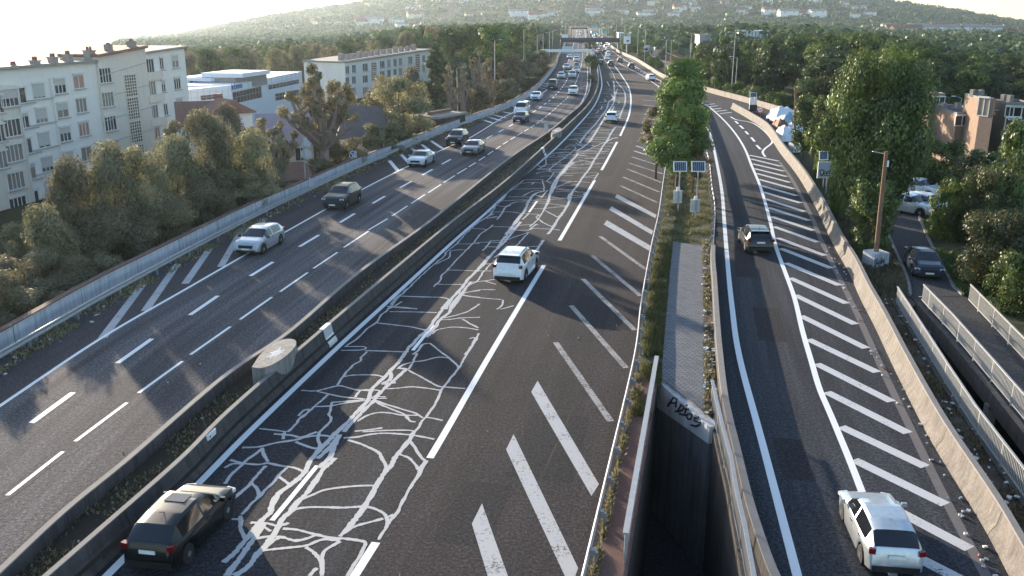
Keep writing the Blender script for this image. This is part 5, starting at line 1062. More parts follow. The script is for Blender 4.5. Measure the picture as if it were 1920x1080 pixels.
# --- white office block with the name on its band
fo = Facade(at(433, 160, 140), at(566, 134, 186)); fl = Facade(at(351, 168, 136), at(433, 160, 140))
off_b = thing('office_building', 'low white office block with a dark glass band and the name In Extenso', 'building', (fo.a.x, fo.a.y, -8))
zo0, zo1 = fo.hit(433, 160)[1], fo.hit(566, 134)[1]; zlf = fl.hit(351, 168)[1]
fo.box(MB(), 0, fo.L, -16, -.02, -12, zo0, 0, -12, zo1).build('wall', M['cladding'], off_b)
fl.box(MB(), 0, fl.L - .01, -14, 0, -12, zlf, 0, -12, zo0).build('wall', M['cladding'], off_b)
mb = MB()
for k in range(13): mb_u = fo.L * (k + .5) / 13; fo.box(mb, mb_u - .03, mb_u + .03, -.019, .012, zo0 - 2.0, zo0 - .1, 0)
for k in range(7): mb_u = fl.L * (k + .5) / 7; fl.box(mb, mb_u - .03, mb_u + .03, .001, .014, zlf - 3.4, zlf - .1)
fo.box(mb, .1, fo.L - .1, -.018, .014, zo0 - 1.0, zo0 - .95, 0, zo1 - 1.0, zo1 - .95)
for k in range(4): fl.box(mb, .1, fl.L - .1, .001, .015, zlf - .8 * (k + .6), zlf - .8 * (k + .6) + .04)
mb.build('cladding_joint', M['signback'], off_b)
def quadband(f_, pts, nm, mat, o, nb):
    hs = [f_.hit(*p) for p in pts]; (ua_, za_), (ub_, zb_), (_, zc_), (_, zd_) = hs
    w_ = f_.box(MB(), ua_, ub_, -.01, o, zd_, za_, 0, zc_, zb_).build(nm, mat, off_b); mb = MB()
    for k in range(1, nb): x = ua_ + (ub_ - ua_) * k / nb; f_.box(mb, x - .05, x + .05, o + .001, o + .05, zd_ + (zc_ - zd_) * k / nb, za_ + (zb_ - za_) * k / nb)
    f_.box(mb, ua_, ub_, o + .001, o + .045, (zd_ + za_) / 2, (zd_ + za_) / 2 + .08, 0, (zc_ + zb_) / 2, (zc_ + zb_) / 2 + .08); mb.build('mullion', M['steeld'], w_)
quadband(fo, [(436, 173.5), (489, 162), (489, 183), (436, 195)], 'glass_band', M['bandglass'], .03, 9)
quadband(fo, [(503, 160), (560, 148.5), (560, 156.5), (503, 168)], 'glass_band', M['bandglass'], .03, 9)
quadband(fo, [(516, 176), (560, 167.5), (560, 180), (516, 189)], 'glass_band', M['bandglass'], .03, 7)
quadband(fl, [(376, 179.5), (417, 175.5), (417, 184), (376, 188)], 'window', M['bandglass'], .03, 4)
def text(body, pos, size, rotm, mat, parent, name='lettering'):
    c = bpy.data.curves.new(name, 'FONT'); c.body = body; c.size = size; c.extrude = .02; c.align_x = 'LEFT'
    tmp = bpy.data.objects.new('tmp', c); COL.objects.link(tmp); me = bpy.data.meshes.new_from_object(tmp.evaluated_get(bpy.context.evaluated_depsgraph_get())); bpy.data.objects.remove(tmp)
    me.materials.clear(); me.materials.append(mat); o = bpy.data.objects.new(name, me); COL.objects.link(o)
    off = Vector(); q = parent
    while q: off += q.location; q = q.parent
    o.parent = parent; o.matrix_local = Matrix.Translation(Vector(pos) - off) @ rotm.to_4x4(); return o
u, z = fo.hit(434, 168.5); ue, ze = fo.hit(457, 163.5); sl = math.atan2(ze - z, ue - u)
xa_ = (fo.d * math.cos(sl) + Vector((0, 0, math.sin(sl)))).normalized(); za_ = fo.n.cross(xa_) if fo.n.cross(xa_).z > 0 else -fo.n.cross(xa_)
text('In Extenso', fo.p(u, .04, z), 1.75 * (ue - u) / 8.6, Matrix((xa_, za_, xa_.cross(za_))).transposed(), M['signb'], off_b)
for k, (px0, px1, py, hh, mt) in enumerate(((352, 372, 152, 1.2, 'cladding'), (366, 455, 156, 1.6, 'roofgrey'), (440, 500, 146, 1.7, 'roofgrey'), (395, 470, 147, .5, 'cladding'), (455, 506, 137.5, .6, 'cladding'))):
    a, b = at(px0, py, 146), at(px1, py - (px1 - px0) * .12, 156); f2 = Facade(a, b); f2.box(MB(), 0, f2.L, -7, 0, min(a.z, b.z) - hh, a.z, 0, min(a.z, b.z) - hh, b.z).build('roof_structure', M[mt], off_b)
# --- small houses behind the left shrubs
def gable(label, c, w, d, h, rh, rz, wall, roof, name='house', chim=True, z0=-7, hip=0.0):
    t_ = thing(name, label, 'house', c, rz)
    def lb2(nm, mb, mat): o = mb.build(nm, mat); o.parent = t_; return o
    lb2('wall', MB().add([(-w/2, -d/2, z0), (w/2, -d/2, z0), (w/2, d/2, z0), (-w/2, d/2, z0), (-w/2, -d/2, h), (w/2, -d/2, h), (w/2, d/2, h), (-w/2, d/2, h), (-w/2 + hip * w, 0, h + rh - .05), (w/2 - hip * w, 0, h + rh - .05)],
        [(0, 1, 5, 4), (2, 3, 7, 6), (1, 2, 6, 9, 5), (3, 0, 4, 8, 7)]), wall)
    e = .4; k = rh / (d / 2); zl = h - e * k
    r = lb2('roof', MB().add([(-w/2 - e, -d/2 - e, zl), (w/2 + e, -d/2 - e, zl), (w/2 + e - hip * w, 0, h + rh), (-w/2 - e + hip * w, 0, h + rh), (-w/2 - e, d/2 + e, zl), (w/2 + e, d/2 + e, zl), (-w/2 - e, -d/2 - e, zl - .15), (w/2 + e, -d/2 - e, zl - .15), (w/2 + e, d/2 + e, zl - .15), (-w/2 - e, d/2 + e, zl - .15)],
        [(0, 1, 2, 3), (4, 3, 2, 5), (1, 5, 2), (0, 3, 4), (6, 9, 8, 7), (0, 6, 7, 1), (1, 7, 8, 5), (5, 8, 9, 4), (4, 9, 6, 0)]), roof)
    if chim: o = MB().box((w * .22, .1, h + rh * .9 + .3), (.7, .7, 1.4)).build('chimney', M['pot']); o.parent = r
    for x in (-w * .25, w * .25):
        o = MB().box((x, -d / 2 - .02, h - 1.4), (1.0, .06, 1.2)).build('window', M['pane']); o.parent = t_
        f_ = MB().box((x, -d / 2 - .055, h - 1.4), (.07, .01, 1.2)).box((x, -d / 2 - .04, h - .77), (1.1, .06, .06)).box((x, -d / 2 - .06, h - 2.05), (1.2, .14, .06)).build('frame', M['frame']); f_.parent = o
    return t_
def hpos(px, py, Y): q = at(px, py, Y); return q
q = at(388, 214, 112); gable('small pale house with red-brown gable roof in front of the white office block', (q.x, q.y, q.z - 2.8), 6.5, 6.0, 2.2, 2.2, .35, M['render_c'], M['rooftile'])
q = at(424, 212, 108); gable('narrow white gabled house end beside the red-brown roof', (q.x, q.y, q.z - 2.2), 3.2, 5, 2.6, 1.3, -.9, M['render_w'], M['rooftile'], chim=False)
q = at(536, 246, 92); gable('cream house with pinkish ribbed sheet roof behind the big pollard tree', (q.x, q.y, q.z - 1.6), 5.0, 5.0, 1.0, 2.4, .25, M['render_c'], M['roofpurple'], chim=False)
q = at(684, 238, 104); gable('house with dark hipped shingle roof between the pollard and the round bush', (q.x, q.y, q.z - 1.4), 5.6, 6, 1.0, 2.8, .15, M['render_w'], M['roofbrown'], chim=False, hip=.25)
q = at(549, 322, 83); gable('little kiosk with red-brown hipped roof behind the pale wall', (q.x, q.y, q.z - 1.6), 3.6, 3.2, 1.4, 1.1, .1, M['render_c'], M['rooftile'], 'kiosk', False, -4, .3)
t_ = thing('shed', 'low flat-roofed dark shed behind the wall right of the round bush', 'shed', at(822, 222, 122)); q = at(822, 222, 122)
o = MB().box((0, 0, .5), (4.6, 7.5, .3), -.5).build('roof', M['roofgrey']); o.parent = t_; o = MB().box((0, 0, -2.2), (4.1, 7, 5.0), -.5).build('wall', M['concd']); o.parent = t_; o = MB().box((.2, -.3, .9), (5.2, .4, .4), -.5 + 1.57).build('fascia', M['ledge']); o.parent = t_
# --- brown flat-roofed houses on the right
def flat_house(label, near, left, right, zr, zb_, wf, wsd, wins, chs):
    N, Lf, R_ = g(*near, zr), g(*left, zr), g(*right, zr); B = Lf + R_ - N
    t_ = thing('flat_roofed_house', label, 'house', (N.x, N.y, zb_))
    P = [N, R_, B, Lf]; mb = MB(); mb.prism([(p.x, p.y) for p in P], zb_ - 4, zr - .0); 
    mb.m = [1 if i == 5 else 0 for i in range(len(mb.m))]; mb.build('wall', [wf, wsd], t_)
    c = sum(P, Vector()) / 4; ins = [c + (p - c) * .93 for p in P]
    rf = MB().prism([(p.x, p.y) for p in ins], zr + .002, zr + .12).build('roof', M['flatroof'], t_); mb = MB()
    for i in range(4):
        a, b, ai, bi = P[i], P[(i + 1) % 4], ins[i], ins[(i + 1) % 4]
        mb.add([(a.x, a.y, zr + .003), (b.x, b.y, zr + .003), (bi.x, bi.y, zr + .003), (ai.x, ai.y, zr + .003), (a.x, a.y, zr + .3), (b.x, b.y, zr + .3), (bi.x, bi.y, zr + .3), (ai.x, ai.y, zr + .3)], [(4, 5, 6, 7), (0, 1, 5, 4), (2, 3, 7, 6)])
    mb.build('parapet', M['cope'], t_)
    f_ = Facade(N, R_)
    for px, py, w, h in wins: u, z = f_.hit(px, py); window(f_, t_, u, z, w, h, 0, 2, 0, False, M['tarpw'] if w < 1.15 and h > 1.2 else None)
    for k, (a, b) in enumerate(chs): q = N + (R_ - N) * a + (Lf - N) * b; MB().box((q.x, q.y, zr + .5), (.5, .5, .8), .3).build('chimney', M['cope'], rf)
flat_house('brown brick house with black flat roof lowest in front, white windows', (1794, 216), (1744, 200), (1853, 216), 3.3, -3, M['brownwall'], M['orangewall'], ((1804, 226, 1.5, 1.1), (1824, 230, 1.1, 1.3), (1838, 230, 1.5, 1.3), (1838, 256, 1.6, 1.4)), ((.05, .55), (.55, .6), (.7, .3)))
flat_house('taller brown house with sunlit orange side wall behind the low one', (1840, 187.5), (1809, 179.5), (1866, 190), 5.4, -3, M['brownwall'], M['orangewall'], ((1844.5, 200, 1.3, 1.9),), ((.1, .6), (.8, .7)))
flat_house('brown house with black roof at the right frame edge', (1888, 196.5), (1865, 190), (1936, 198), 5.0, -3, M['brownwall'], M['brownwall'], ((1900.5, 209, 1.5, 1.0), (1899, 232, 1.4, 1.2), (1915, 213, 2.2, 1.3)), ((.2, .7), (.35, .5)))
flat_house('brown flat-roofed house furthest left among the brown houses, by the lawn', (1752, 179), (1727, 173), (1772, 179), 3.6, -3, M['brownwall'], M['brownwall'], ((1761, 190, 1.4, 1.2),), ((.2, .8),))
# --- pale warehouses beyond the wood on the right
for k, (px0, px1, py, Y, hh, lb) in enumerate(((1388, 1440, 59, 330, 2.2, 'long white warehouse roof showing above the wood right of the side road'), (1312, 1333, 66, 330, 2.5, 'grey ribbed industrial hall beside the car park'), (1348, 1396, 88, 300, 2, 'white low building glimpsed through the tree trunks'), (1522, 1553, 62, 360, 4, 'white flat building peeking out of the wood further right'), (1160, 1186, 62, 520, 5, 'pale building far beyond the footbridge on the right'))):
    a, b = at(px0, py, Y), at(px1, py + 2, Y); f_ = Facade(a, b); t_ = thing('warehouse', lb, 'warehouse', (a.x, a.y, a.z - hh))
    f_.box(MB(), 0, f_.L , -8, 0, a.z - hh - 4, a.z).build('wall', M['cladding'] if k != 1 else M['steeld'], t_)
    f_.box(MB(), -.3, f_.L + .3, -8.3, .3, a.z + .002, a.z + .3).build('roof', M['cladding'] if k != 1 else M['roofgrey'], t_)
    mb = MB()
    for q in range(8): u = f_.L * (q + .5) / 8; f_.box(mb, u - .15, u + .15, 0, .08, a.z - hh, a.z - .2)
    mb.build('rib', M['steeld'], t_)
# --- timber fence and side road on the right
fp = [g(x, y, -.6) for x, y in ((1236, 103), (1250, 111), (1270, 121), (1296, 130), (1320, 138))]
t_ = thing('timber_fence', 'brown slatted timber fence between the side road and the car park', 'fence', (fp[0].x, fp[0].y, 0)); mb = MB()
for a, b in zip(fp, fp[1:]):
    n = int((b - a).length / .5)
    for k in range(n): q = a.lerp(b, k / n); mb.box((q.x, q.y, hz(q.x, q.y) + 1.1), (.34, .1, 2.6 + .2 * (k % 2)), .8)
mb.build('slats', M['wood'], t_); mb = MB()
for a, b in zip(fp, fp[1:]): mb.tube([(a.x, a.y + .1, 1.6), (b.x, b.y + .1, 1.6)], .08, 5)
mb.build('rail', M['trunk'], t_)
sp = spl([(1306, 146), (1268, 126), (1240, 109), (1228, 98), (1233, 88), (1242, 80), (1240, 72), (1225, 66)], 5)
mb = MB(); W_ = [g(x, y, -.5) for x, y in sp]
for i, p in enumerate(W_):
    t2 = (W_[min(i + 1, len(W_) - 1)] - W_[max(i - 1, 0)]); t2.z = 0; t2.normalize(); r = Vector((t2.y, -t2.x, 0)) * 4.5
    for q in (p - r, p + r): mb.v.append((q.x, q.y, hz(p.x, p.y) + .35))
mb.f = [(2 * i, 2 * i + 1, 2 * i + 3, 2 * i + 2) for i in range(len(W_) - 1)]; mb.m = [0] * len(mb.f)
struct(mb.build('side_road', M['road_l'], uv=[(i % 2 * 9.0, i // 2 * 8.0) for i in range(len(mb.v))]))
# --- houses on the far hill
def terrain_hit(px, py, y0=900, y1=3000):
    y = y0
    while y < y1:
        p = at(px, py, y)
        if p.z < hz(p.x, y): return p
        y += 12
    return None
hp = [gable('x', (0, 0, 0), 16, 11, 6, 3.5, 0, M['render_w'], M['rooftile'], chim=False, z0=-5), gable('x', (0, 0, 0), 22, 12, 8, 2.5, 0, M['render_w'], M['roofgrey'], chim=False, z0=-5), gable('x', (0, 0, 0), 13, 10, 7, 4, 0, M['render_c'], M['rooftile'], chim=False, z0=-5)]
used = [0, 0, 0]; gh = 'houses scattered over the far hillside'
hr = random.Random(5)
spots = [(hr.uniform(1110, 1640), hr.uniform(4, 36)) for _ in range(40)] + [(hr.uniform(760, 1110), hr.uniform(4, 38)) for _ in range(18)] + [(hr.uniform(1640, 1915), hr.uniform(48, 85)) for _ in range(30)] + [(hr.uniform(500, 760), hr.uniform(40, 56)) for _ in range(8)]
for i, (px, py) in enumerate(spots):
    p = terrain_hit(px, py)
    if p is None: continue
    k = i % 3; o = hp[k] if not used[k] else dup(hp[k]); used[k] = 1
    place(o, (p.x, p.y, hz(p.x, p.y) + 1.0), hr.uniform(-.6, .6), hr.uniform(.7, 1.25) * (.8 if px > 1640 else 1), ['pale gabled house with red roof among trees on the far hillside', 'long pale house with grey roof among trees on the far hillside', 'narrow cream house with red roof among trees on the far hillside'][k], gh)
# ------------------------------------------------------------------ vegetation
def leaf_obj(name, C, Nn, S, T, mat, parent=None, asp=.62):
    n = len(C); rv = nrg.normal(size=(n, 3)); Nn = Nn / (np.linalg.norm(Nn, axis=1, keepdims=True) + 1e-9)
    a = np.cross(Nn, rv); a /= np.linalg.norm(a, axis=1, keepdims=True) + 1e-9; b = np.cross(Nn, a)
    S = S[:, None]; V = np.stack([C + a * S, C + b * S * asp + Nn * S * .15, C - a * S, C - b * S * asp + Nn * S * .15], 1).reshape(-1, 3)
    me = bpy.data.meshes.new(name); me.vertices.add(4 * n); me.vertices.foreach_set('co', V.astype(np.float32).ravel())
    me.loops.add(4 * n); me.loops.foreach_set('vertex_index', np.arange(4 * n, dtype=np.int32))
    me.polygons.add(n); me.polygons.foreach_set('loop_start', np.arange(0, 4 * n, 4, dtype=np.int32)); me.polygons.foreach_set('loop_total', np.full(n, 4, np.int32))
    me.update(calc_edges=True); at_ = me.attributes.new('tint', 'FLOAT', 'FACE'); at_.data.foreach_set('value', np.clip(T, 0, 1).astype(np.float32))
    me.materials.append(mat); o = bpy.data.objects.new(name, me); COL.objects.link(o)
    if parent: o.parent = parent
    return o
def clumps(centers, radii, per, leaf, flat=.8, tint0=.5, lift=.35):
    C, Nn, S, T = [], [], [], []
    for c, r in zip(centers, radii):
        m = max(6, int(per * (r / np.mean(radii)) ** 2)); d = nrg.normal(size=(m, 3)); d /= np.linalg.norm(d, axis=1, keepdims=True)
        rad = r * nrg.uniform(.30, 1.28, m) ** .6; q = d * rad[:, None] * np.array([1, 1, flat])
        C.append(c + q); Nn.append(d + np.array([0, 0, lift]) + nrg.normal(size=(m, 3)) * .34); S.append(leaf * nrg.uniform(.6, 1.25, m))
        T.append(tint0 + nrg.uniform(-.38, .38) + nrg.normal(size=m) * .16)
    return np.concatenate(C), np.concatenate(Nn), np.concatenate(S), np.concatenate(T)
def limbs(mb, base, r0, targets, fork, seed):
    q = random.Random(seed)
    for tp in targets:
        tp = Vector(tp); st = base + Vector((0, 0, fork * q.uniform(.55, 1.0))); mid = st.lerp(tp, .5) + Vector((q.uniform(-.3, .3), q.uniform(-.3, .3), (tp - st).length * .12))
        mb.tube([st, st.lerp(mid, .5), mid, mid.lerp(tp, .6), tp], [r0 * .5, r0 * .40, r0 * .28, r0 * .18, r0 * .07], 6, cap=False)
def crown_centers(n, R, z0, z1, q, shape='round'):
    cs, rs_ = [], []
    while len(cs) < n:
        u = q.uniform(0, 1); z = z0 + (z1 - z0) * u
        if shape == 'round': prof = math.sin(math.pi * (.12 + .80 * u)) ** .6
        elif shape == 'tall': prof = (.55 + .45 * math.sin(math.pi * (.1 + .8 * u))) * (1 - .35 * u)
        elif shape == 'cone': prof = (1 - u) ** .8 + .05
        else: prof = .75 + .25 * math.sin(math.pi * u)
        a = q.uniform(0, math.tau); rr_ = R * prof * math.sqrt(q.uniform(.15, 1)) * q.uniform(.75, 1.08)
        cs.append(np.array([rr_ * math.cos(a), rr_ * math.sin(a), z])); rs_.append(R * q.uniform(.18, .34) * (.65 if shape == 'cone' else 1.35 if shape == 'tall' else 1))
    return cs, rs_
def tree_proto(name, label, Hh, R, zb, n, per, leaf, lm, tm, seed, shape='round', split=True, tr=.16, tint=.5):
    q = random.Random(seed); root = thing(name, label, 'tree' if 'shrub' not in name and 'bush' not in name else 'shrub')
    cs, rr_ = crown_centers(n, R, zb, Hh - R * .12, q, shape)
    leaf_obj('crown', *clumps(cs, rr_, per, leaf, tint0=tint), lm, root)
    mb = MB(); mb.tube([(0, 0, -.6), (.05, .02, zb * .5), (.0, .0, zb), (q.uniform(-.2, .2), q.uniform(-.2, .2), zb + (Hh - zb) * .55)], [tr * 1.25, tr, tr * .85, tr * .3], 8)
    limbs(mb, Vector((0, 0, 0)), tr, [cs[i] for i in range(0, len(cs), max(1, len(cs) // 9))], zb, seed)
    mb.build('trunk', tm, root); return root
def merge_proto(root):                                # one mesh, for trees a few pixels tall
    vs, fs, ms, mats, tn = [], [], [], [], []
    for o in root.children:
        b0 = len(vs); vs += [v.co[:] for v in o.data.vertices]; mats.append(o.data.materials[0]); k = len(mats) - 1
        fs += [tuple(i + b0 for i in p.vertices) for p in o.data.polygons]; ms += [k] * len(o.data.polygons)
        a = o.data.attributes.get('tint'); tn += [d.value for d in a.data] if a else [.5] * len(o.data.polygons)
    nm, lb, ct = root.name.split('.')[0], root['label'], root['category']; kill(root)
    mb = MB(); mb.v, mb.f, mb.m = vs, fs, ms; o = mb.build(nm, mats); a = o.data.attributes.new('tint', 'FLOAT', 'FACE'); a.data.foreach_set('value', tn)
    return tag(o, lb, ct)
class Bank:                                           # a kind of plant: first placing uses the original, later ones copy it
    def __init__(s, root, Hh, R): s.root, s.H, s.R, s.used = root, Hh, R, False
    def put(s, x, y, z, sh, sr, label, group=None, rz=None):
        o = dup(s.root) if s.used else s.root; s.used = True
        place(o, (x, y, z), rs(0, 6.28) if rz is None else rz, (sr, sr, sh), label, group)
        if group is None and 'group' in o: del o['group']
        return o
    def px(s, px, Y, top, wpx, label, group=None, z=None, rz=None):   # crown centred at px, top at a photo row, standing at distance Y
        p = at(px, top, Y); z0 = hz(p.x, Y) if z is None else z; h = max(1.0, p.z - z0); w = wpx / ppm(Y)
        return s.put(p.x, Y, z0, h / s.H, w / (2 * s.R), label, group, rz)
W1 = Bank(tree_proto('broadleaf_tree', 'x', 8, 3.0, 1.2, 70, 260, .12, M['leaf_w'], M['trunk'], 1), 8, 3.1)
W2 = Bank(tree_proto('broadleaf_tree', 'x', 8, 3.0, .8, 60, 300, .11, M['leaf_w'], M['trunk'], 2, 'bush', tint=.62), 8, 3.1)
W3 = Bank(tree_proto('shrub', 'x', 4, 2.4, .3, 44, 220, .11, M['leaf_w'], M['trunk'], 3, 'bush', tr=.07, tint=.4), 4, 2.5)
G1 = Bank(tree_proto('broadleaf_tree', 'x', 10, 4.0, 2.2, 60, 130, .22, M['leaf_g'], M['trunk'], 4), 10, 4.1)
G2 = Bank(tree_proto('broadleaf_tree', 'x', 12, 3.4, 3.0, 56, 120, .22, M['leaf_g'], M['trunk'], 5, 'tall', tint=.35), 12, 3.5)
G3 = Bank(tree_proto('shrub', 'x', 3.2, 2.2, .2, 40, 200, .10, M['leaf_g'], M['trunk'], 6, 'bush', tr=.06, tint=.55), 3.2, 2.3)
D1 = Bank(tree_proto('broadleaf_tree', 'x', 12, 4.0, 3.0, 56, 120, .23, M['leaf_d'], M['trunk'], 7, tint=.55), 12, 4.1)
C1 = Bank(tree_proto('conifer', 'x', 14, 2.6, 1.0, 110, 60, .20, M['leaf_d'], M['trunk'], 8, 'cone'), 14, 2.6)
P1 = Bank(tree_proto('broadleaf_tree', 'x', 9, 3.2, 2.0, 50, 120, .18, M['leaf_p'], M['trunkp'], 9, tint=.45), 9, 3.3)
R1 = Bank(tree_proto('shrub', 'x', 5, 3.0, .3, 70, 300, .10, M['leaf_r'], M['trunk'], 10, 'bush', tr=.07), 5, 3.1)
# left roadside thicket in front of the apartment block: each plant named for what it covers
for bk, px, Y, top, w, lb in ((W2, 18, 47, 475, 120, 'dense dark shrubby tree filling the left edge above the pale wall'), (W1, 78, 52, 392, 130, 'olive tree in front of the lowest left apartment windows'), (W1, 128, 58, 300, 120, 'tall olive tree hiding the middle left windows of the apartment block'), (W1, 196, 60, 275, 125, 'tree reaching up to the glazed stair panel of the apartment block'), (W2, 252, 62, 280, 135, 'broad tree below the apartment block stair panel'),
                           (W1, 318, 67, 262, 130, 'tree before the right end of the apartment block'), (W1, 385, 70, 212, 110, 'lighter tree below the red-brown gable roof'), (W2, 448, 73, 244, 125, 'rounded tree left of the smaller pollard'), (W1, 500, 78, 300, 80, 'narrow tree beside the kiosk'), (W2, 110, 50, 462, 150, 'low spreading tree against the pale wall, second from the left edge'), (W1, 205, 56, 392, 150, 'bushy tree against the pale wall below the stair panel'), (W2, 292, 60, 372, 150, 'bushy tree against the wall halfway to the silver hatchback'),
                           (W1, 372, 65, 338, 130, 'bushy tree behind the wall above the silver hatchback'), (W2, 445, 69, 322, 120, 'dense bush behind the wall right of the silver hatchback'), (W1, 583, 122, 158, 58, 'olive tree screening the white end wall of the far apartment block'), (W2, 632, 132, 150, 52, 'dense tree between the big pollard and the far apartment block'), (W1, 428, 96, 196, 62, 'olive tree in front of the narrow white gabled house end'), (W3, 60, 45, 535, 130, 'low dark shrub overhanging the pale wall at the left edge'), (W2, -30, 43, 500, 150, 'dense shrub cut by the left frame edge beside the wall'), (W1, 30, 58, 420, 110, 'olive tree below the lowest corner windows at the left edge'), (W3, 170, 51, 478, 120, 'low leafy shrub at the wall under the bushy trees'), (W3, 415, 68, 388, 90, 'low shrub along the wall left of the kiosk'), (W3, 505, 76, 345, 80, 'shrub at the foot of the kiosk'),
                           (W2, 752, 106, 142, 118, 'big round bushy tree behind the wall in front of the far apartment block'), (W3, 715, 98, 232, 80, 'shrub at the foot of the big round tree'), (P1, 690, 112, 168, 70, 'bronze-leaved tree left of the big round tree'), (W3, 645, 90, 262, 80, 'reddish brushwood behind the blue arrow sign'), (W3, 600, 84, 300, 60, 'small shrub below the big pollard'),
                           (C1, 815, 165, 84, 60, 'tall dark conifer covering the end of the far apartment block'), (P1, 955, 200, 100, 55, 'bronze tree between two thin lamp posts'), (W2, 990, 215, 112, 60, 'green bushy tree at the far end of the pale wall'), (W3, 945, 175, 150, 60, 'roadside shrub behind the wall end'), (W1, 1010, 250, 95, 50, 'tree next to the white gantry post'), (W3, 880, 160, 165, 80, 'scrub at the feet of the pollard row'), (W1, 770, 140, 128, 60, 'tree before the middle of the far apartment block'), (W2, 720, 150, 140, 50, 'small tree under the far apartment block windows')):
    bk.px(px, Y, top, w, lb)
# pollards: bare knuckled limbs with leaf tufts
def pollard(label, px, py, Y, top, wpx, seed, n=16, z0=None):
    b = at(px, py, Y); z = hz(b.x, Y) if z0 is None else z0; tp = at(px, top, Y).z; Hh = tp - z; R = wpx / ppm(Y) / 2; q = random.Random(seed)
    root = thing('pollard_tree', label, 'tree'); mb = MB(); fork = Hh * .28; r0 = .036 * Hh
    mb.tube([(0, 0, -.5), (.05, 0, fork * .5), (0, 0, fork * 1.1)], [r0 * 1.3, r0, r0 * 1.05], 10); tips = []
    for k in range(n):
        a = k * 2.39996 + q.uniform(-.3, .3); e = q.uniform(.25, 1.0); hh = Hh * (1.0 - .55 * e * q.uniform(.6, 1.1)); rr_ = R * e
        t_ = Vector((rr_ * math.cos(a), rr_ * math.sin(a), hh)); st = Vector((0, 0, fork * q.uniform(.8, 1.1))); m1 = Vector((t_.x * .42, t_.y * .42, st.z + (t_.z - st.z) * .38)); m2 = Vector((t_.x * .85, t_.y * .85, st.z + (t_.z - st.z) * .74))
        mb.tube([st, m1, m2, t_], [r0 * .62, r0 * .45, r0 * .34, r0 * .28], 7); tips.append((t_, 1.0))
        for j in range(2):
            s0 = m1.lerp(m2, q.uniform(.2, .9)); t2 = s0 + Vector((q.uniform(-.22, .22) * R * 2, q.uniform(-.22, .22) * R * 2, Hh * q.uniform(.03, .14))); mb.tube([s0, s0.lerp(t2, .5) + Vector((0, 0, -.1)), t2], [r0 * .32, r0 * .28, r0 * .26], 6); tips.append((t2, .8))
    mb.build('trunk', M['trunkp'], root)
    cs = [np.array(t_) for t_, _ in tips]; rr_ = [max(.34, R * .115) * k * q.uniform(.7, 1.35) for _, k in tips]
    leaf_obj('crown', *clumps(cs, rr_, 120, .13 * max(1, R / 3.2), tint0=.7, flat=1.0), M['leaf_p'], root); root.location = (b.x, Y, z)
pollard('big pollard tree with bare knuckled limbs and tufts behind the pale wall', 610, 318, 86, 103, 150, 1, 17)
pollard('smaller pollard tree left of the big one, before the office block', 505, 262, 84, 172, 95, 2, 11)
pollard('pollard tree with thick stubs before the right end of the apartment block', 326, 300, 72, 205, 62, 3, 6)
pollard('leaning pollard below the ribbed roof house', 527, 300, 80, 250, 50, 4, 4)
for k, (px, top, w) in enumerate(((845, 112, 34), (868, 100, 36), (893, 82, 44), (918, 92, 34), (905, 112, 30))): pollard(['pollard at the left end of the pollard row past the conifer', 'second pollard in the row past the conifer', 'tallest pollard in the row past the conifer', 'pollard at the right end of the row, near the lamp post', 'short pollard in front of the row past the conifer'][k], px, 195, 150 + k * 6, top, w, 20 + k, 8)
# island tree and the big tree on the right
I1 = Bank(tree_proto('broadleaf_tree', 'x', 10.8, 2.4, 3.0, 44, 520, .11, M['leaf_g'], M['trunk'], 31, 'tall', tr=.2, tint=.78), 10.8, 2.5)
p = g(1263, 372); o = I1.put(p.x + .3, p.y, 0, 1.0, 1.0, 'slender leafy tree on the grass island above the twin solar signs')
I2 = Bank(tree_proto('broadleaf_tree', 'x', 7.2, 1.9, 2.0, 30, 360, .10, M['leaf_w'], M['trunk'], 33, 'round', tr=.1, tint=.5), 7.2, 2.0)
I2.put(p.x - .1, p.y + 9, 0, 1.0, 1.0, 'paler olive tree on the island just behind the slender one, to its left'); G1.px(1290, 86, 133, 75, 'dark rounded tree on the island behind the slender one, to its right', z=0); I2.put(p.x + 1.9, p.y + 2, 0, .8, .8, 'low leafy sapling at the foot of the slender island tree')
B1 = Bank(tree_proto('broadleaf_tree', 'x', 12.3, 5.4, 3.4, 210, 330, .135, M['leaf_g'], M['trunk'], 41, 'round', tr=.34, tint=.5), 12.3, 5.8)
B1.put(24.0, 60, -.3, 1.0, .60, 'huge dense green tree right of the ramp, over the parked white cars')
W4 = Bank(tree_proto('broadleaf_tree', 'x', 7, 2.6, .6, 50, 190, .16, M['leaf_g'], M['trunk'], 43, 'bush', tint=.62), 7, 2.7)
W4.put(22.5, 55.5, -.2, .72, .56, 'leafy lower tree in front of the big one, hiding half of the display board'); W4.put(29.5, 80, -.5, 1.2, 1.0, 'tree behind the big green one')
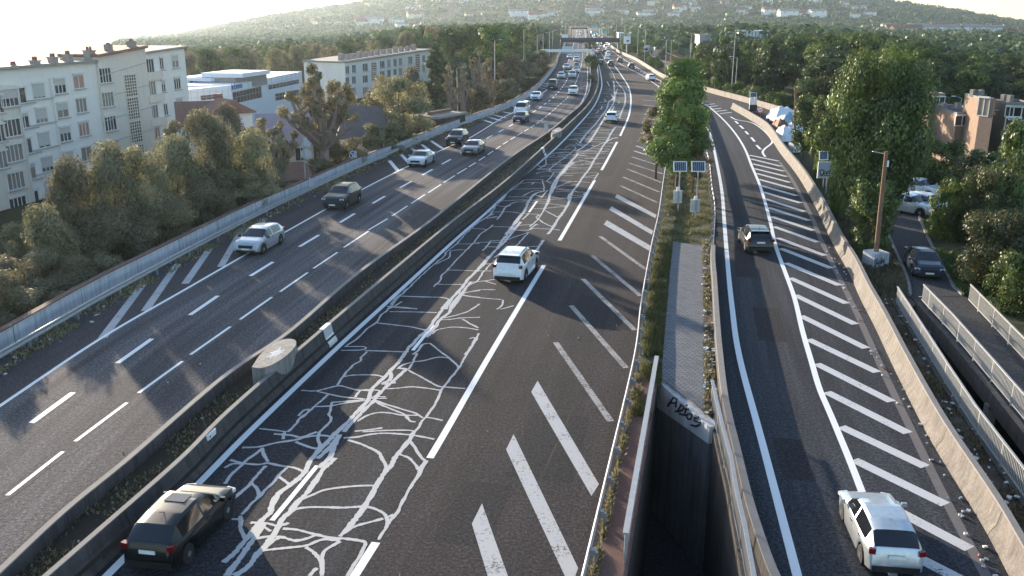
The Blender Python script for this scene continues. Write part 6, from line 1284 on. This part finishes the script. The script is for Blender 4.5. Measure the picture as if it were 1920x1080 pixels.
for bk, px, Y, top, w, lb in ((R1, 1893, 48, 395, 165, 'large shrub with reddish leaves right of the parked blue saloon'), (R1, 1880, 58, 318, 120, 'reddish shrub further back above the upper path'), (G3, 1935, 44, 470, 130, 'green bush against the far railing at the right edge'), (G1, 1925, 62, 225, 90, 'bright green tree cut by the right frame edge near the brown houses'), (G1, 1770, 78, 262, 90, 'tree between the big green tree and the low brown house'), (D1, 1845, 72, 282, 110, 'dark tree in front of the brown houses'), (G3, 1800, 60, 335, 90, 'dark bush beside the upper path'), (G1, 1905, 80, 270, 80, 'tree right of the lamp post with the round head'), (G3, 1880, 58, 330, 110, 'pale bush left of the right edge, behind the reddish ones'),
                           (G2, 1514, 92, 185, 52, 'tree behind the slim wooden pole'), (G1, 1556, 88, 180, 72, 'tree just left of the big green tree'), (G3, 1585, 66, 275, 50, 'bush under the tree left of the display board'), (G3, 1552, 84, 235, 40, 'bush beside the slim pole base')):
    bk.px(px, Y, top, w, lb)
for k in range(13):                                   # hedge of shrubs behind the outer parapet
    px = 1325 + k * 12; Y = g(px, 168 + k * 3.4).y + 6; G3.px(px, Y, 150 + k * 3.0 - (k % 3) * 6, 30 + k, 'green shrub in the row behind the outer parapet', 'shrubs behind the outer parapet')
# wood on the right: individual trees
wr = random.Random(99); gw = 'trees of the wood right of the motorway'
rt = []
for k in range(1500):
    Y = 92 + 240 * wr.random() ** 1.25; px = wr.uniform(1310, 2010); p = at(px, 100, Y); x = p.x
    edge = XO(min(max(Y, 150), 1000)) + (5 if Y < 230 else 24)
    if x < edge or (Y > 235 and px < 1345) or (Y < 135 and px > 1690 and Y > 84): continue
    if any((x - a) ** 2 + (Y - b) ** 2 < (4.2 + Y * .008) ** 2 for a, b in rt): continue
    rt.append((x, Y)); tops = np.interp(px, [1310, 1380, 1450, 1520, 1600, 1700, 1800, 1920, 2010], [105, 84, 72, 66, 62, 76, 100, 118, 128]); base = hz(x, Y); ht = max(6, min(19, (at(px, tops + (0 if Y > 180 else (190 - Y) * .55) + wr.uniform(-6, 14), Y).z - base)))
    bk = wr.choice([G1, G2, G2, D1, D1, G1, C1 if wr.random() < .25 else D1]); lb = {id(G1): 'rounded green tree in the wood right of the ramp', id(G2): 'tall slender green tree in the wood right of the ramp', id(D1): 'dark spreading tree in the wood right of the ramp', id(C1): 'dark pointed conifer in the wood right of the ramp'}[id(bk)]
    bk.put(x, Y, base, ht / bk.H, wr.uniform(.8, 1.2) * (.75 + ht / 40), lb, gw)
    if len(rt) > 118: break
# wood on the left: individual trees
gl_ = 'trees of the wood left of the motorway'; lt = []
for k in range(600):
    Y = 175 + 270 * wr.random() ** 1.1; px = wr.uniform(330, 1062); x = at(px, 100, Y).x
    if x > XW(Y) - 10 or (Y < 275 and 620 < px < 850) or (Y < 215 and px < 640): continue
    if any((x - a) ** 2 + (Y - b) ** 2 < (5 + Y * .008) ** 2 for a, b in lt): continue
    lt.append((x, Y)); tops = np.interp(px, [330, 400, 500, 600, 700, 800, 900, 980, 1030, 1062], [92, 92, 88, 82, 68, 54, 46, 44, 44, 60]); base = hz(x, Y); ht = max(6, min(22, at(px, tops + wr.uniform(-4, 12), Y).z - base))
    bk = wr.choice([W1, P1, W1, G1, G2, W2] if px < 700 else [G1, W1, G2, D1, W2]); lb = {id(W1): 'olive broad tree in the wood left of the motorway', id(P1): 'bronze tree in the wood left of the motorway', id(W2): 'dense olive tree in the wood left of the motorway', id(G1): 'rounded green tree in the wood left of the motorway', id(G2): 'tall slender tree in the wood left of the motorway', id(D1): 'dark tree in the wood left of the motorway'}[id(bk)]
    bk.put(x, Y, base, ht / bk.H, wr.uniform(.85, 1.25) * (.7 + ht / 34), lb, gl_)
    if len(lt) > 84: break
# shrubs and small trees in the median far away, right verge
for px, py, hpx, lb in ((1110, 128, 22, 'shrub in the median before the gantry post'), (1107, 118, 14, 'small shrub in the median at the gantry foot'), (1106, 92, 16, 'dark tree in the median under the footbridge'), (1109, 155, 12, 'pale weed clump in the median bend')):
    p = g(px, py); G3.put(p.x, p.y, .3, hpx / ppm(p.y) / 3.2, hpx / ppm(p.y) / 3.6, lb)
for px, py, hpx, lb in ((1225, 122, 18, 'bush on the verge between motorway and side road'), (1208, 112, 16, 'bush near the lorry on the verge'), (1190, 98, 22, 'tree right of the footbridge end'), (1182, 92, 26, 'tree behind the white roadside board'), (1236, 126, 12, 'low bush on the verge by the parapet start')):
    p = g(px, py); G3.put(p.x, p.y, -.2, hpx / ppm(p.y) / 3.2, hpx / ppm(p.y) / 3.0, lb)
for px, Y, top, w, bk in ((1316, 262, 82, 34, G1), (1338, 250, 78, 40, D1), (1360, 270, 70, 36, G2), (1382, 262, 74, 40, D1), (1405, 285, 68, 36, G1), (1428, 275, 71, 38, D1), (1452, 290, 66, 34, G2), (1395, 230, 84, 46, G1), (1350, 215, 98, 44, D1), (1500, 300, 66, 40, G1), (1535, 310, 67, 40, D1)):
    bk.px(px, Y, top, w, {id(G1): 'rounded green tree in the wood right of the ramp', id(G2): 'tall slender green tree in the wood right of the ramp', id(D1): 'dark spreading tree in the wood right of the ramp'}[id(bk)], gw)
for x, y, sh, sr in ((-29.5, 33, .9, .9), (-27.5, 25, .8, .9), (-33, 40, 1.0, 1.0)): W1.put(x, y, hz(x, y), sh, sr, 'roadside tree left of the pale wall, outside the frame', 'roadside trees beyond the left frame edge')
for x, y, sh, sr in ((30, 36, .8, .8), (34, 43, .9, .9), (29, 27, .7, .8)): G1.put(x, y, hz(x, y), sh, sr, 'leafy tree right of the footpath, outside the frame', 'trees beyond the right frame edge')
# woodland that reads as one mass: far plain and hillsides
C, Nn, S, T = [], [], [], []
fr = np.random.default_rng(3)
def blob(x, y, z, R, h, n, tint):
    d = fr.normal(size=(n, 3)); d[:, 2] = np.abs(d[:, 2]) * .9 - .15; d /= np.linalg.norm(d, axis=1, keepdims=True)
    lump = 1 + .28 * np.sin(d[:, :1] * 5 + x) * np.cos(d[:, 1:2] * 5 + y)
    C.append(np.array([x, y, z + h * .45]) + d * lump * np.array([R, R, h * .55])); Nn.append(d + fr.normal(size=(n, 3)) * .5); S.append(R * fr.uniform(.16, .34, n)); T.append(np.full(n, tint) + fr.normal(size=n) * .15)
cnt = 0
for k in range(9800):
    px = fr.uniform(250, 2000); Y = 325 * (2900 / 325) ** fr.uniform(0, 1); x = (px - 960) / F * Y
    if Y < 1080 and XW(Y) - 14 < x < XO(Y) + 16: continue
    if Y < 450 and (x < XW(Y) or px < 1345) and fr.uniform() < .75: continue
    if px < 345 and Y < 700: continue
    R = fr.uniform(4, 7.5) * (1 + Y / 3000); z = hz(x, Y); hgt = fr.uniform(8, 14) * (1 if Y < 1600 else .9)
    top = proj((x, Y, z + hgt))[1]
    if Y < 1500 and top < np.interp(px, [330, 600, 800, 1000, 1100, 1300, 1500, 1920], [88, 70, 46, 42, 48, 46, 46, 95]): hgt *= .55
    blob(x, Y, z - 1, R, hgt, 46 if Y < 1200 else 30, fr.uniform(.2, .8)); cnt += 1
stuff(leaf_obj('woodland', np.concatenate(C), np.concatenate(Nn), np.concatenate(S), np.concatenate(T), M['leaf_f'])); bpy.data.objects['woodland']['label'] = 'distant woodland covering the plain and the far hillsides'
# grass, weeds, litter
def blades(name, pts, hgt, wid, label, mat, tint=.5):
    n = len(pts); P = np.array(pts); a = nrg.uniform(0, 6.28, n); hh = hgt * nrg.uniform(.4, 1.3, n); w = wid * nrg.uniform(.6, 1.4, n)
    dx, dy = np.cos(a) * w, np.sin(a) * w; lx, ly = nrg.normal(size=n) * hh * .45, nrg.normal(size=n) * hh * .45
    V = np.stack([P + np.stack([-dx, -dy, 0 * dx - .03], 1), P + np.stack([dx, dy, 0 * dx - .03], 1), P + np.stack([lx + dx * .2, ly + dy * .2, hh], 1), P + np.stack([lx - dx * .2, ly - dy * .2, hh], 1)], 1).reshape(-1, 3)
    me = bpy.data.meshes.new(name); me.vertices.add(4 * n); me.vertices.foreach_set('co', V.astype(np.float32).ravel()); me.loops.add(4 * n); me.loops.foreach_set('vertex_index', np.arange(4 * n, dtype=np.int32))
    me.polygons.add(n); me.polygons.foreach_set('loop_start', np.arange(0, 4 * n, 4, dtype=np.int32)); me.polygons.foreach_set('loop_total', np.full(n, 4, np.int32)); me.update(calc_edges=True)
    at_ = me.attributes.new('tint', 'FLOAT', 'FACE'); at_.data.foreach_set('value', np.clip(tint + .25 * nrg.normal(size=n), 0, 1).astype(np.float32)); me.materials.append(mat)
    o = bpy.data.objects.new(name, me); COL.objects.link(o); o['label'] = label; return stuff(o)
def scatter(xl, xr, y0, y1, n, zf, dens=None):
    out = []
    while len(out) < n:
        y = y0 + (y1 - y0) * nrg.uniform() ** 1.3; a, b = xl(y), xr(y); x = a + (b - a) * nrg.uniform()
        if dens and pnoise(Vector((x * dens, y * dens, 7))) < nrg.uniform(-.3, .25): continue
        out.append((x, y, zf(x, y) if callable(zf) else zf))
    return out
def island_ok(p): return not (p[1] < yp1 + .2 and p[0] > P_PAV_L(p[1]) - .05)
isl_pts = [p for p in scatter(off(XRL, .25), off(XPL, -.25), 34.9, YN - 1, 26000, isl, .6) if island_ok(p)]
isl_pts += [p for p in scatter(off(XRL, .3), lambda y: P_PAV_L(y), 31, yp1, 9000, lambda x, y: .08, .8)]
blades('grass', isl_pts, .16, .022, 'dry and green grass on the traffic island', M['blade'])
blades('weeds', scatter(off(XRL, .25), lambda y: PIT(y) - .8, 19, 34.9, 5000, .06, 1.1), .16, .03, 'weeds along the guard rail beside the red-brown ledge', M['leaf_w'])
blades('weeds', scatter(XML, off(XMR, -.5), 18, 130, 6000, .34, .5), .10, .05, 'weeds and dead leaves in the median trough', M['leaf_p'], .25)
blades('weeds', scatter(off(XPB, .6), XF1, 20, 46, 5000, soilz, .8), .12, .04, 'scrubby weeds on the soil strip by the ramp barrier', M['leaf_p'], .3)
blades('weeds', scatter(off(XPB, .6), off(PATHL, -.2), 46.2, 74, 9000, soilz, .5), .22, .05, 'weeds between the ramp barrier and the footpath', M['leaf_w'], .35)
blades('weeds', scatter(off(XLR, -.9), off(XLR, .45), 30, 150, 7000, .0, .45), .14, .05, 'dry weeds at the foot of the left guard rail', M['leaf_p'], .35)
blades('grass', scatter(PATHR, lambda y: 36, 46.5, 66, 26000, 0.0, .3), .2, .035, 'lawn beside the footpath under the big tree', M['leaf_g'], .5)
blades('weeds', scatter(P_PAV_R, off(XPL, -.2), 31, 58, 2500, .2, 1.0), .12, .04, 'weeds in the gutter beside the paving slabs', M['leaf_w'], .3)
mb = MB()
def bits(pts, s0, s1):
    for x, y, z in pts: s = rs(s0, s1); mb.box((x, y, z + .04), (s, s * rs(.4, 1), .05), rs(0, 3), rng.choice([0] * 9 + [1, 2]), R=Matrix.Rotation(rs(0, 3), 3, 'Z') @ Matrix.Rotation(rs(-.6, .6), 3, 'X'))
bits(scatter(P_PAV_R, off(XPL, -.2), 31, 58, 110, .22), .04, .17); bits(scatter(off(XPB, .8), XF1, 22, 46, 60, .1), .04, .17); bits(scatter(off(XPB, -.7), off(XPB, -.05), 20, 60, 60, 0), .04, .13)
bits(scatter(off(XML, .1), off(XMR, -.6), 20, 90, 18, .35), .03, .09); bits(scatter(off(XLR, -.2), off(XLR, .8), 34, 120, 40, 0), .05, .2); bits(scatter(off(XD, .6), XRL, 20, 60, 8, 0), .02, .05); bits(scatter(XE, XML, 28, 70, 14, 0), .02, .05)
o = stuff(mb.build('litter', [M['litter'], M['litter_b'], M['litter_r']])); o['label'] = 'scraps of litter along the gutters and verges'
# ------------------------------------------------------------------ haze over the whole place
if HAZE > 0:
    t = NT('haze_air'); t.t.nodes.remove(t.b); vv = t.n('ShaderNodeVolumePrincipled'); vv.inputs['Color'].default_value = (.72, .86, 1.0, 1); vv.inputs['Density'].default_value = HAZE; vv.inputs['Anisotropy'].default_value = .55
    t.l(vv.outputs[0], t.out.inputs['Volume'])
    hzb = MB().box((0, 0, 10), (7000, 7000, 320)); hzo = hzb.build('haze', t.m); hzo['kind'] = 'stuff'; hzo['label'] = 'thin pale haze over the valley'
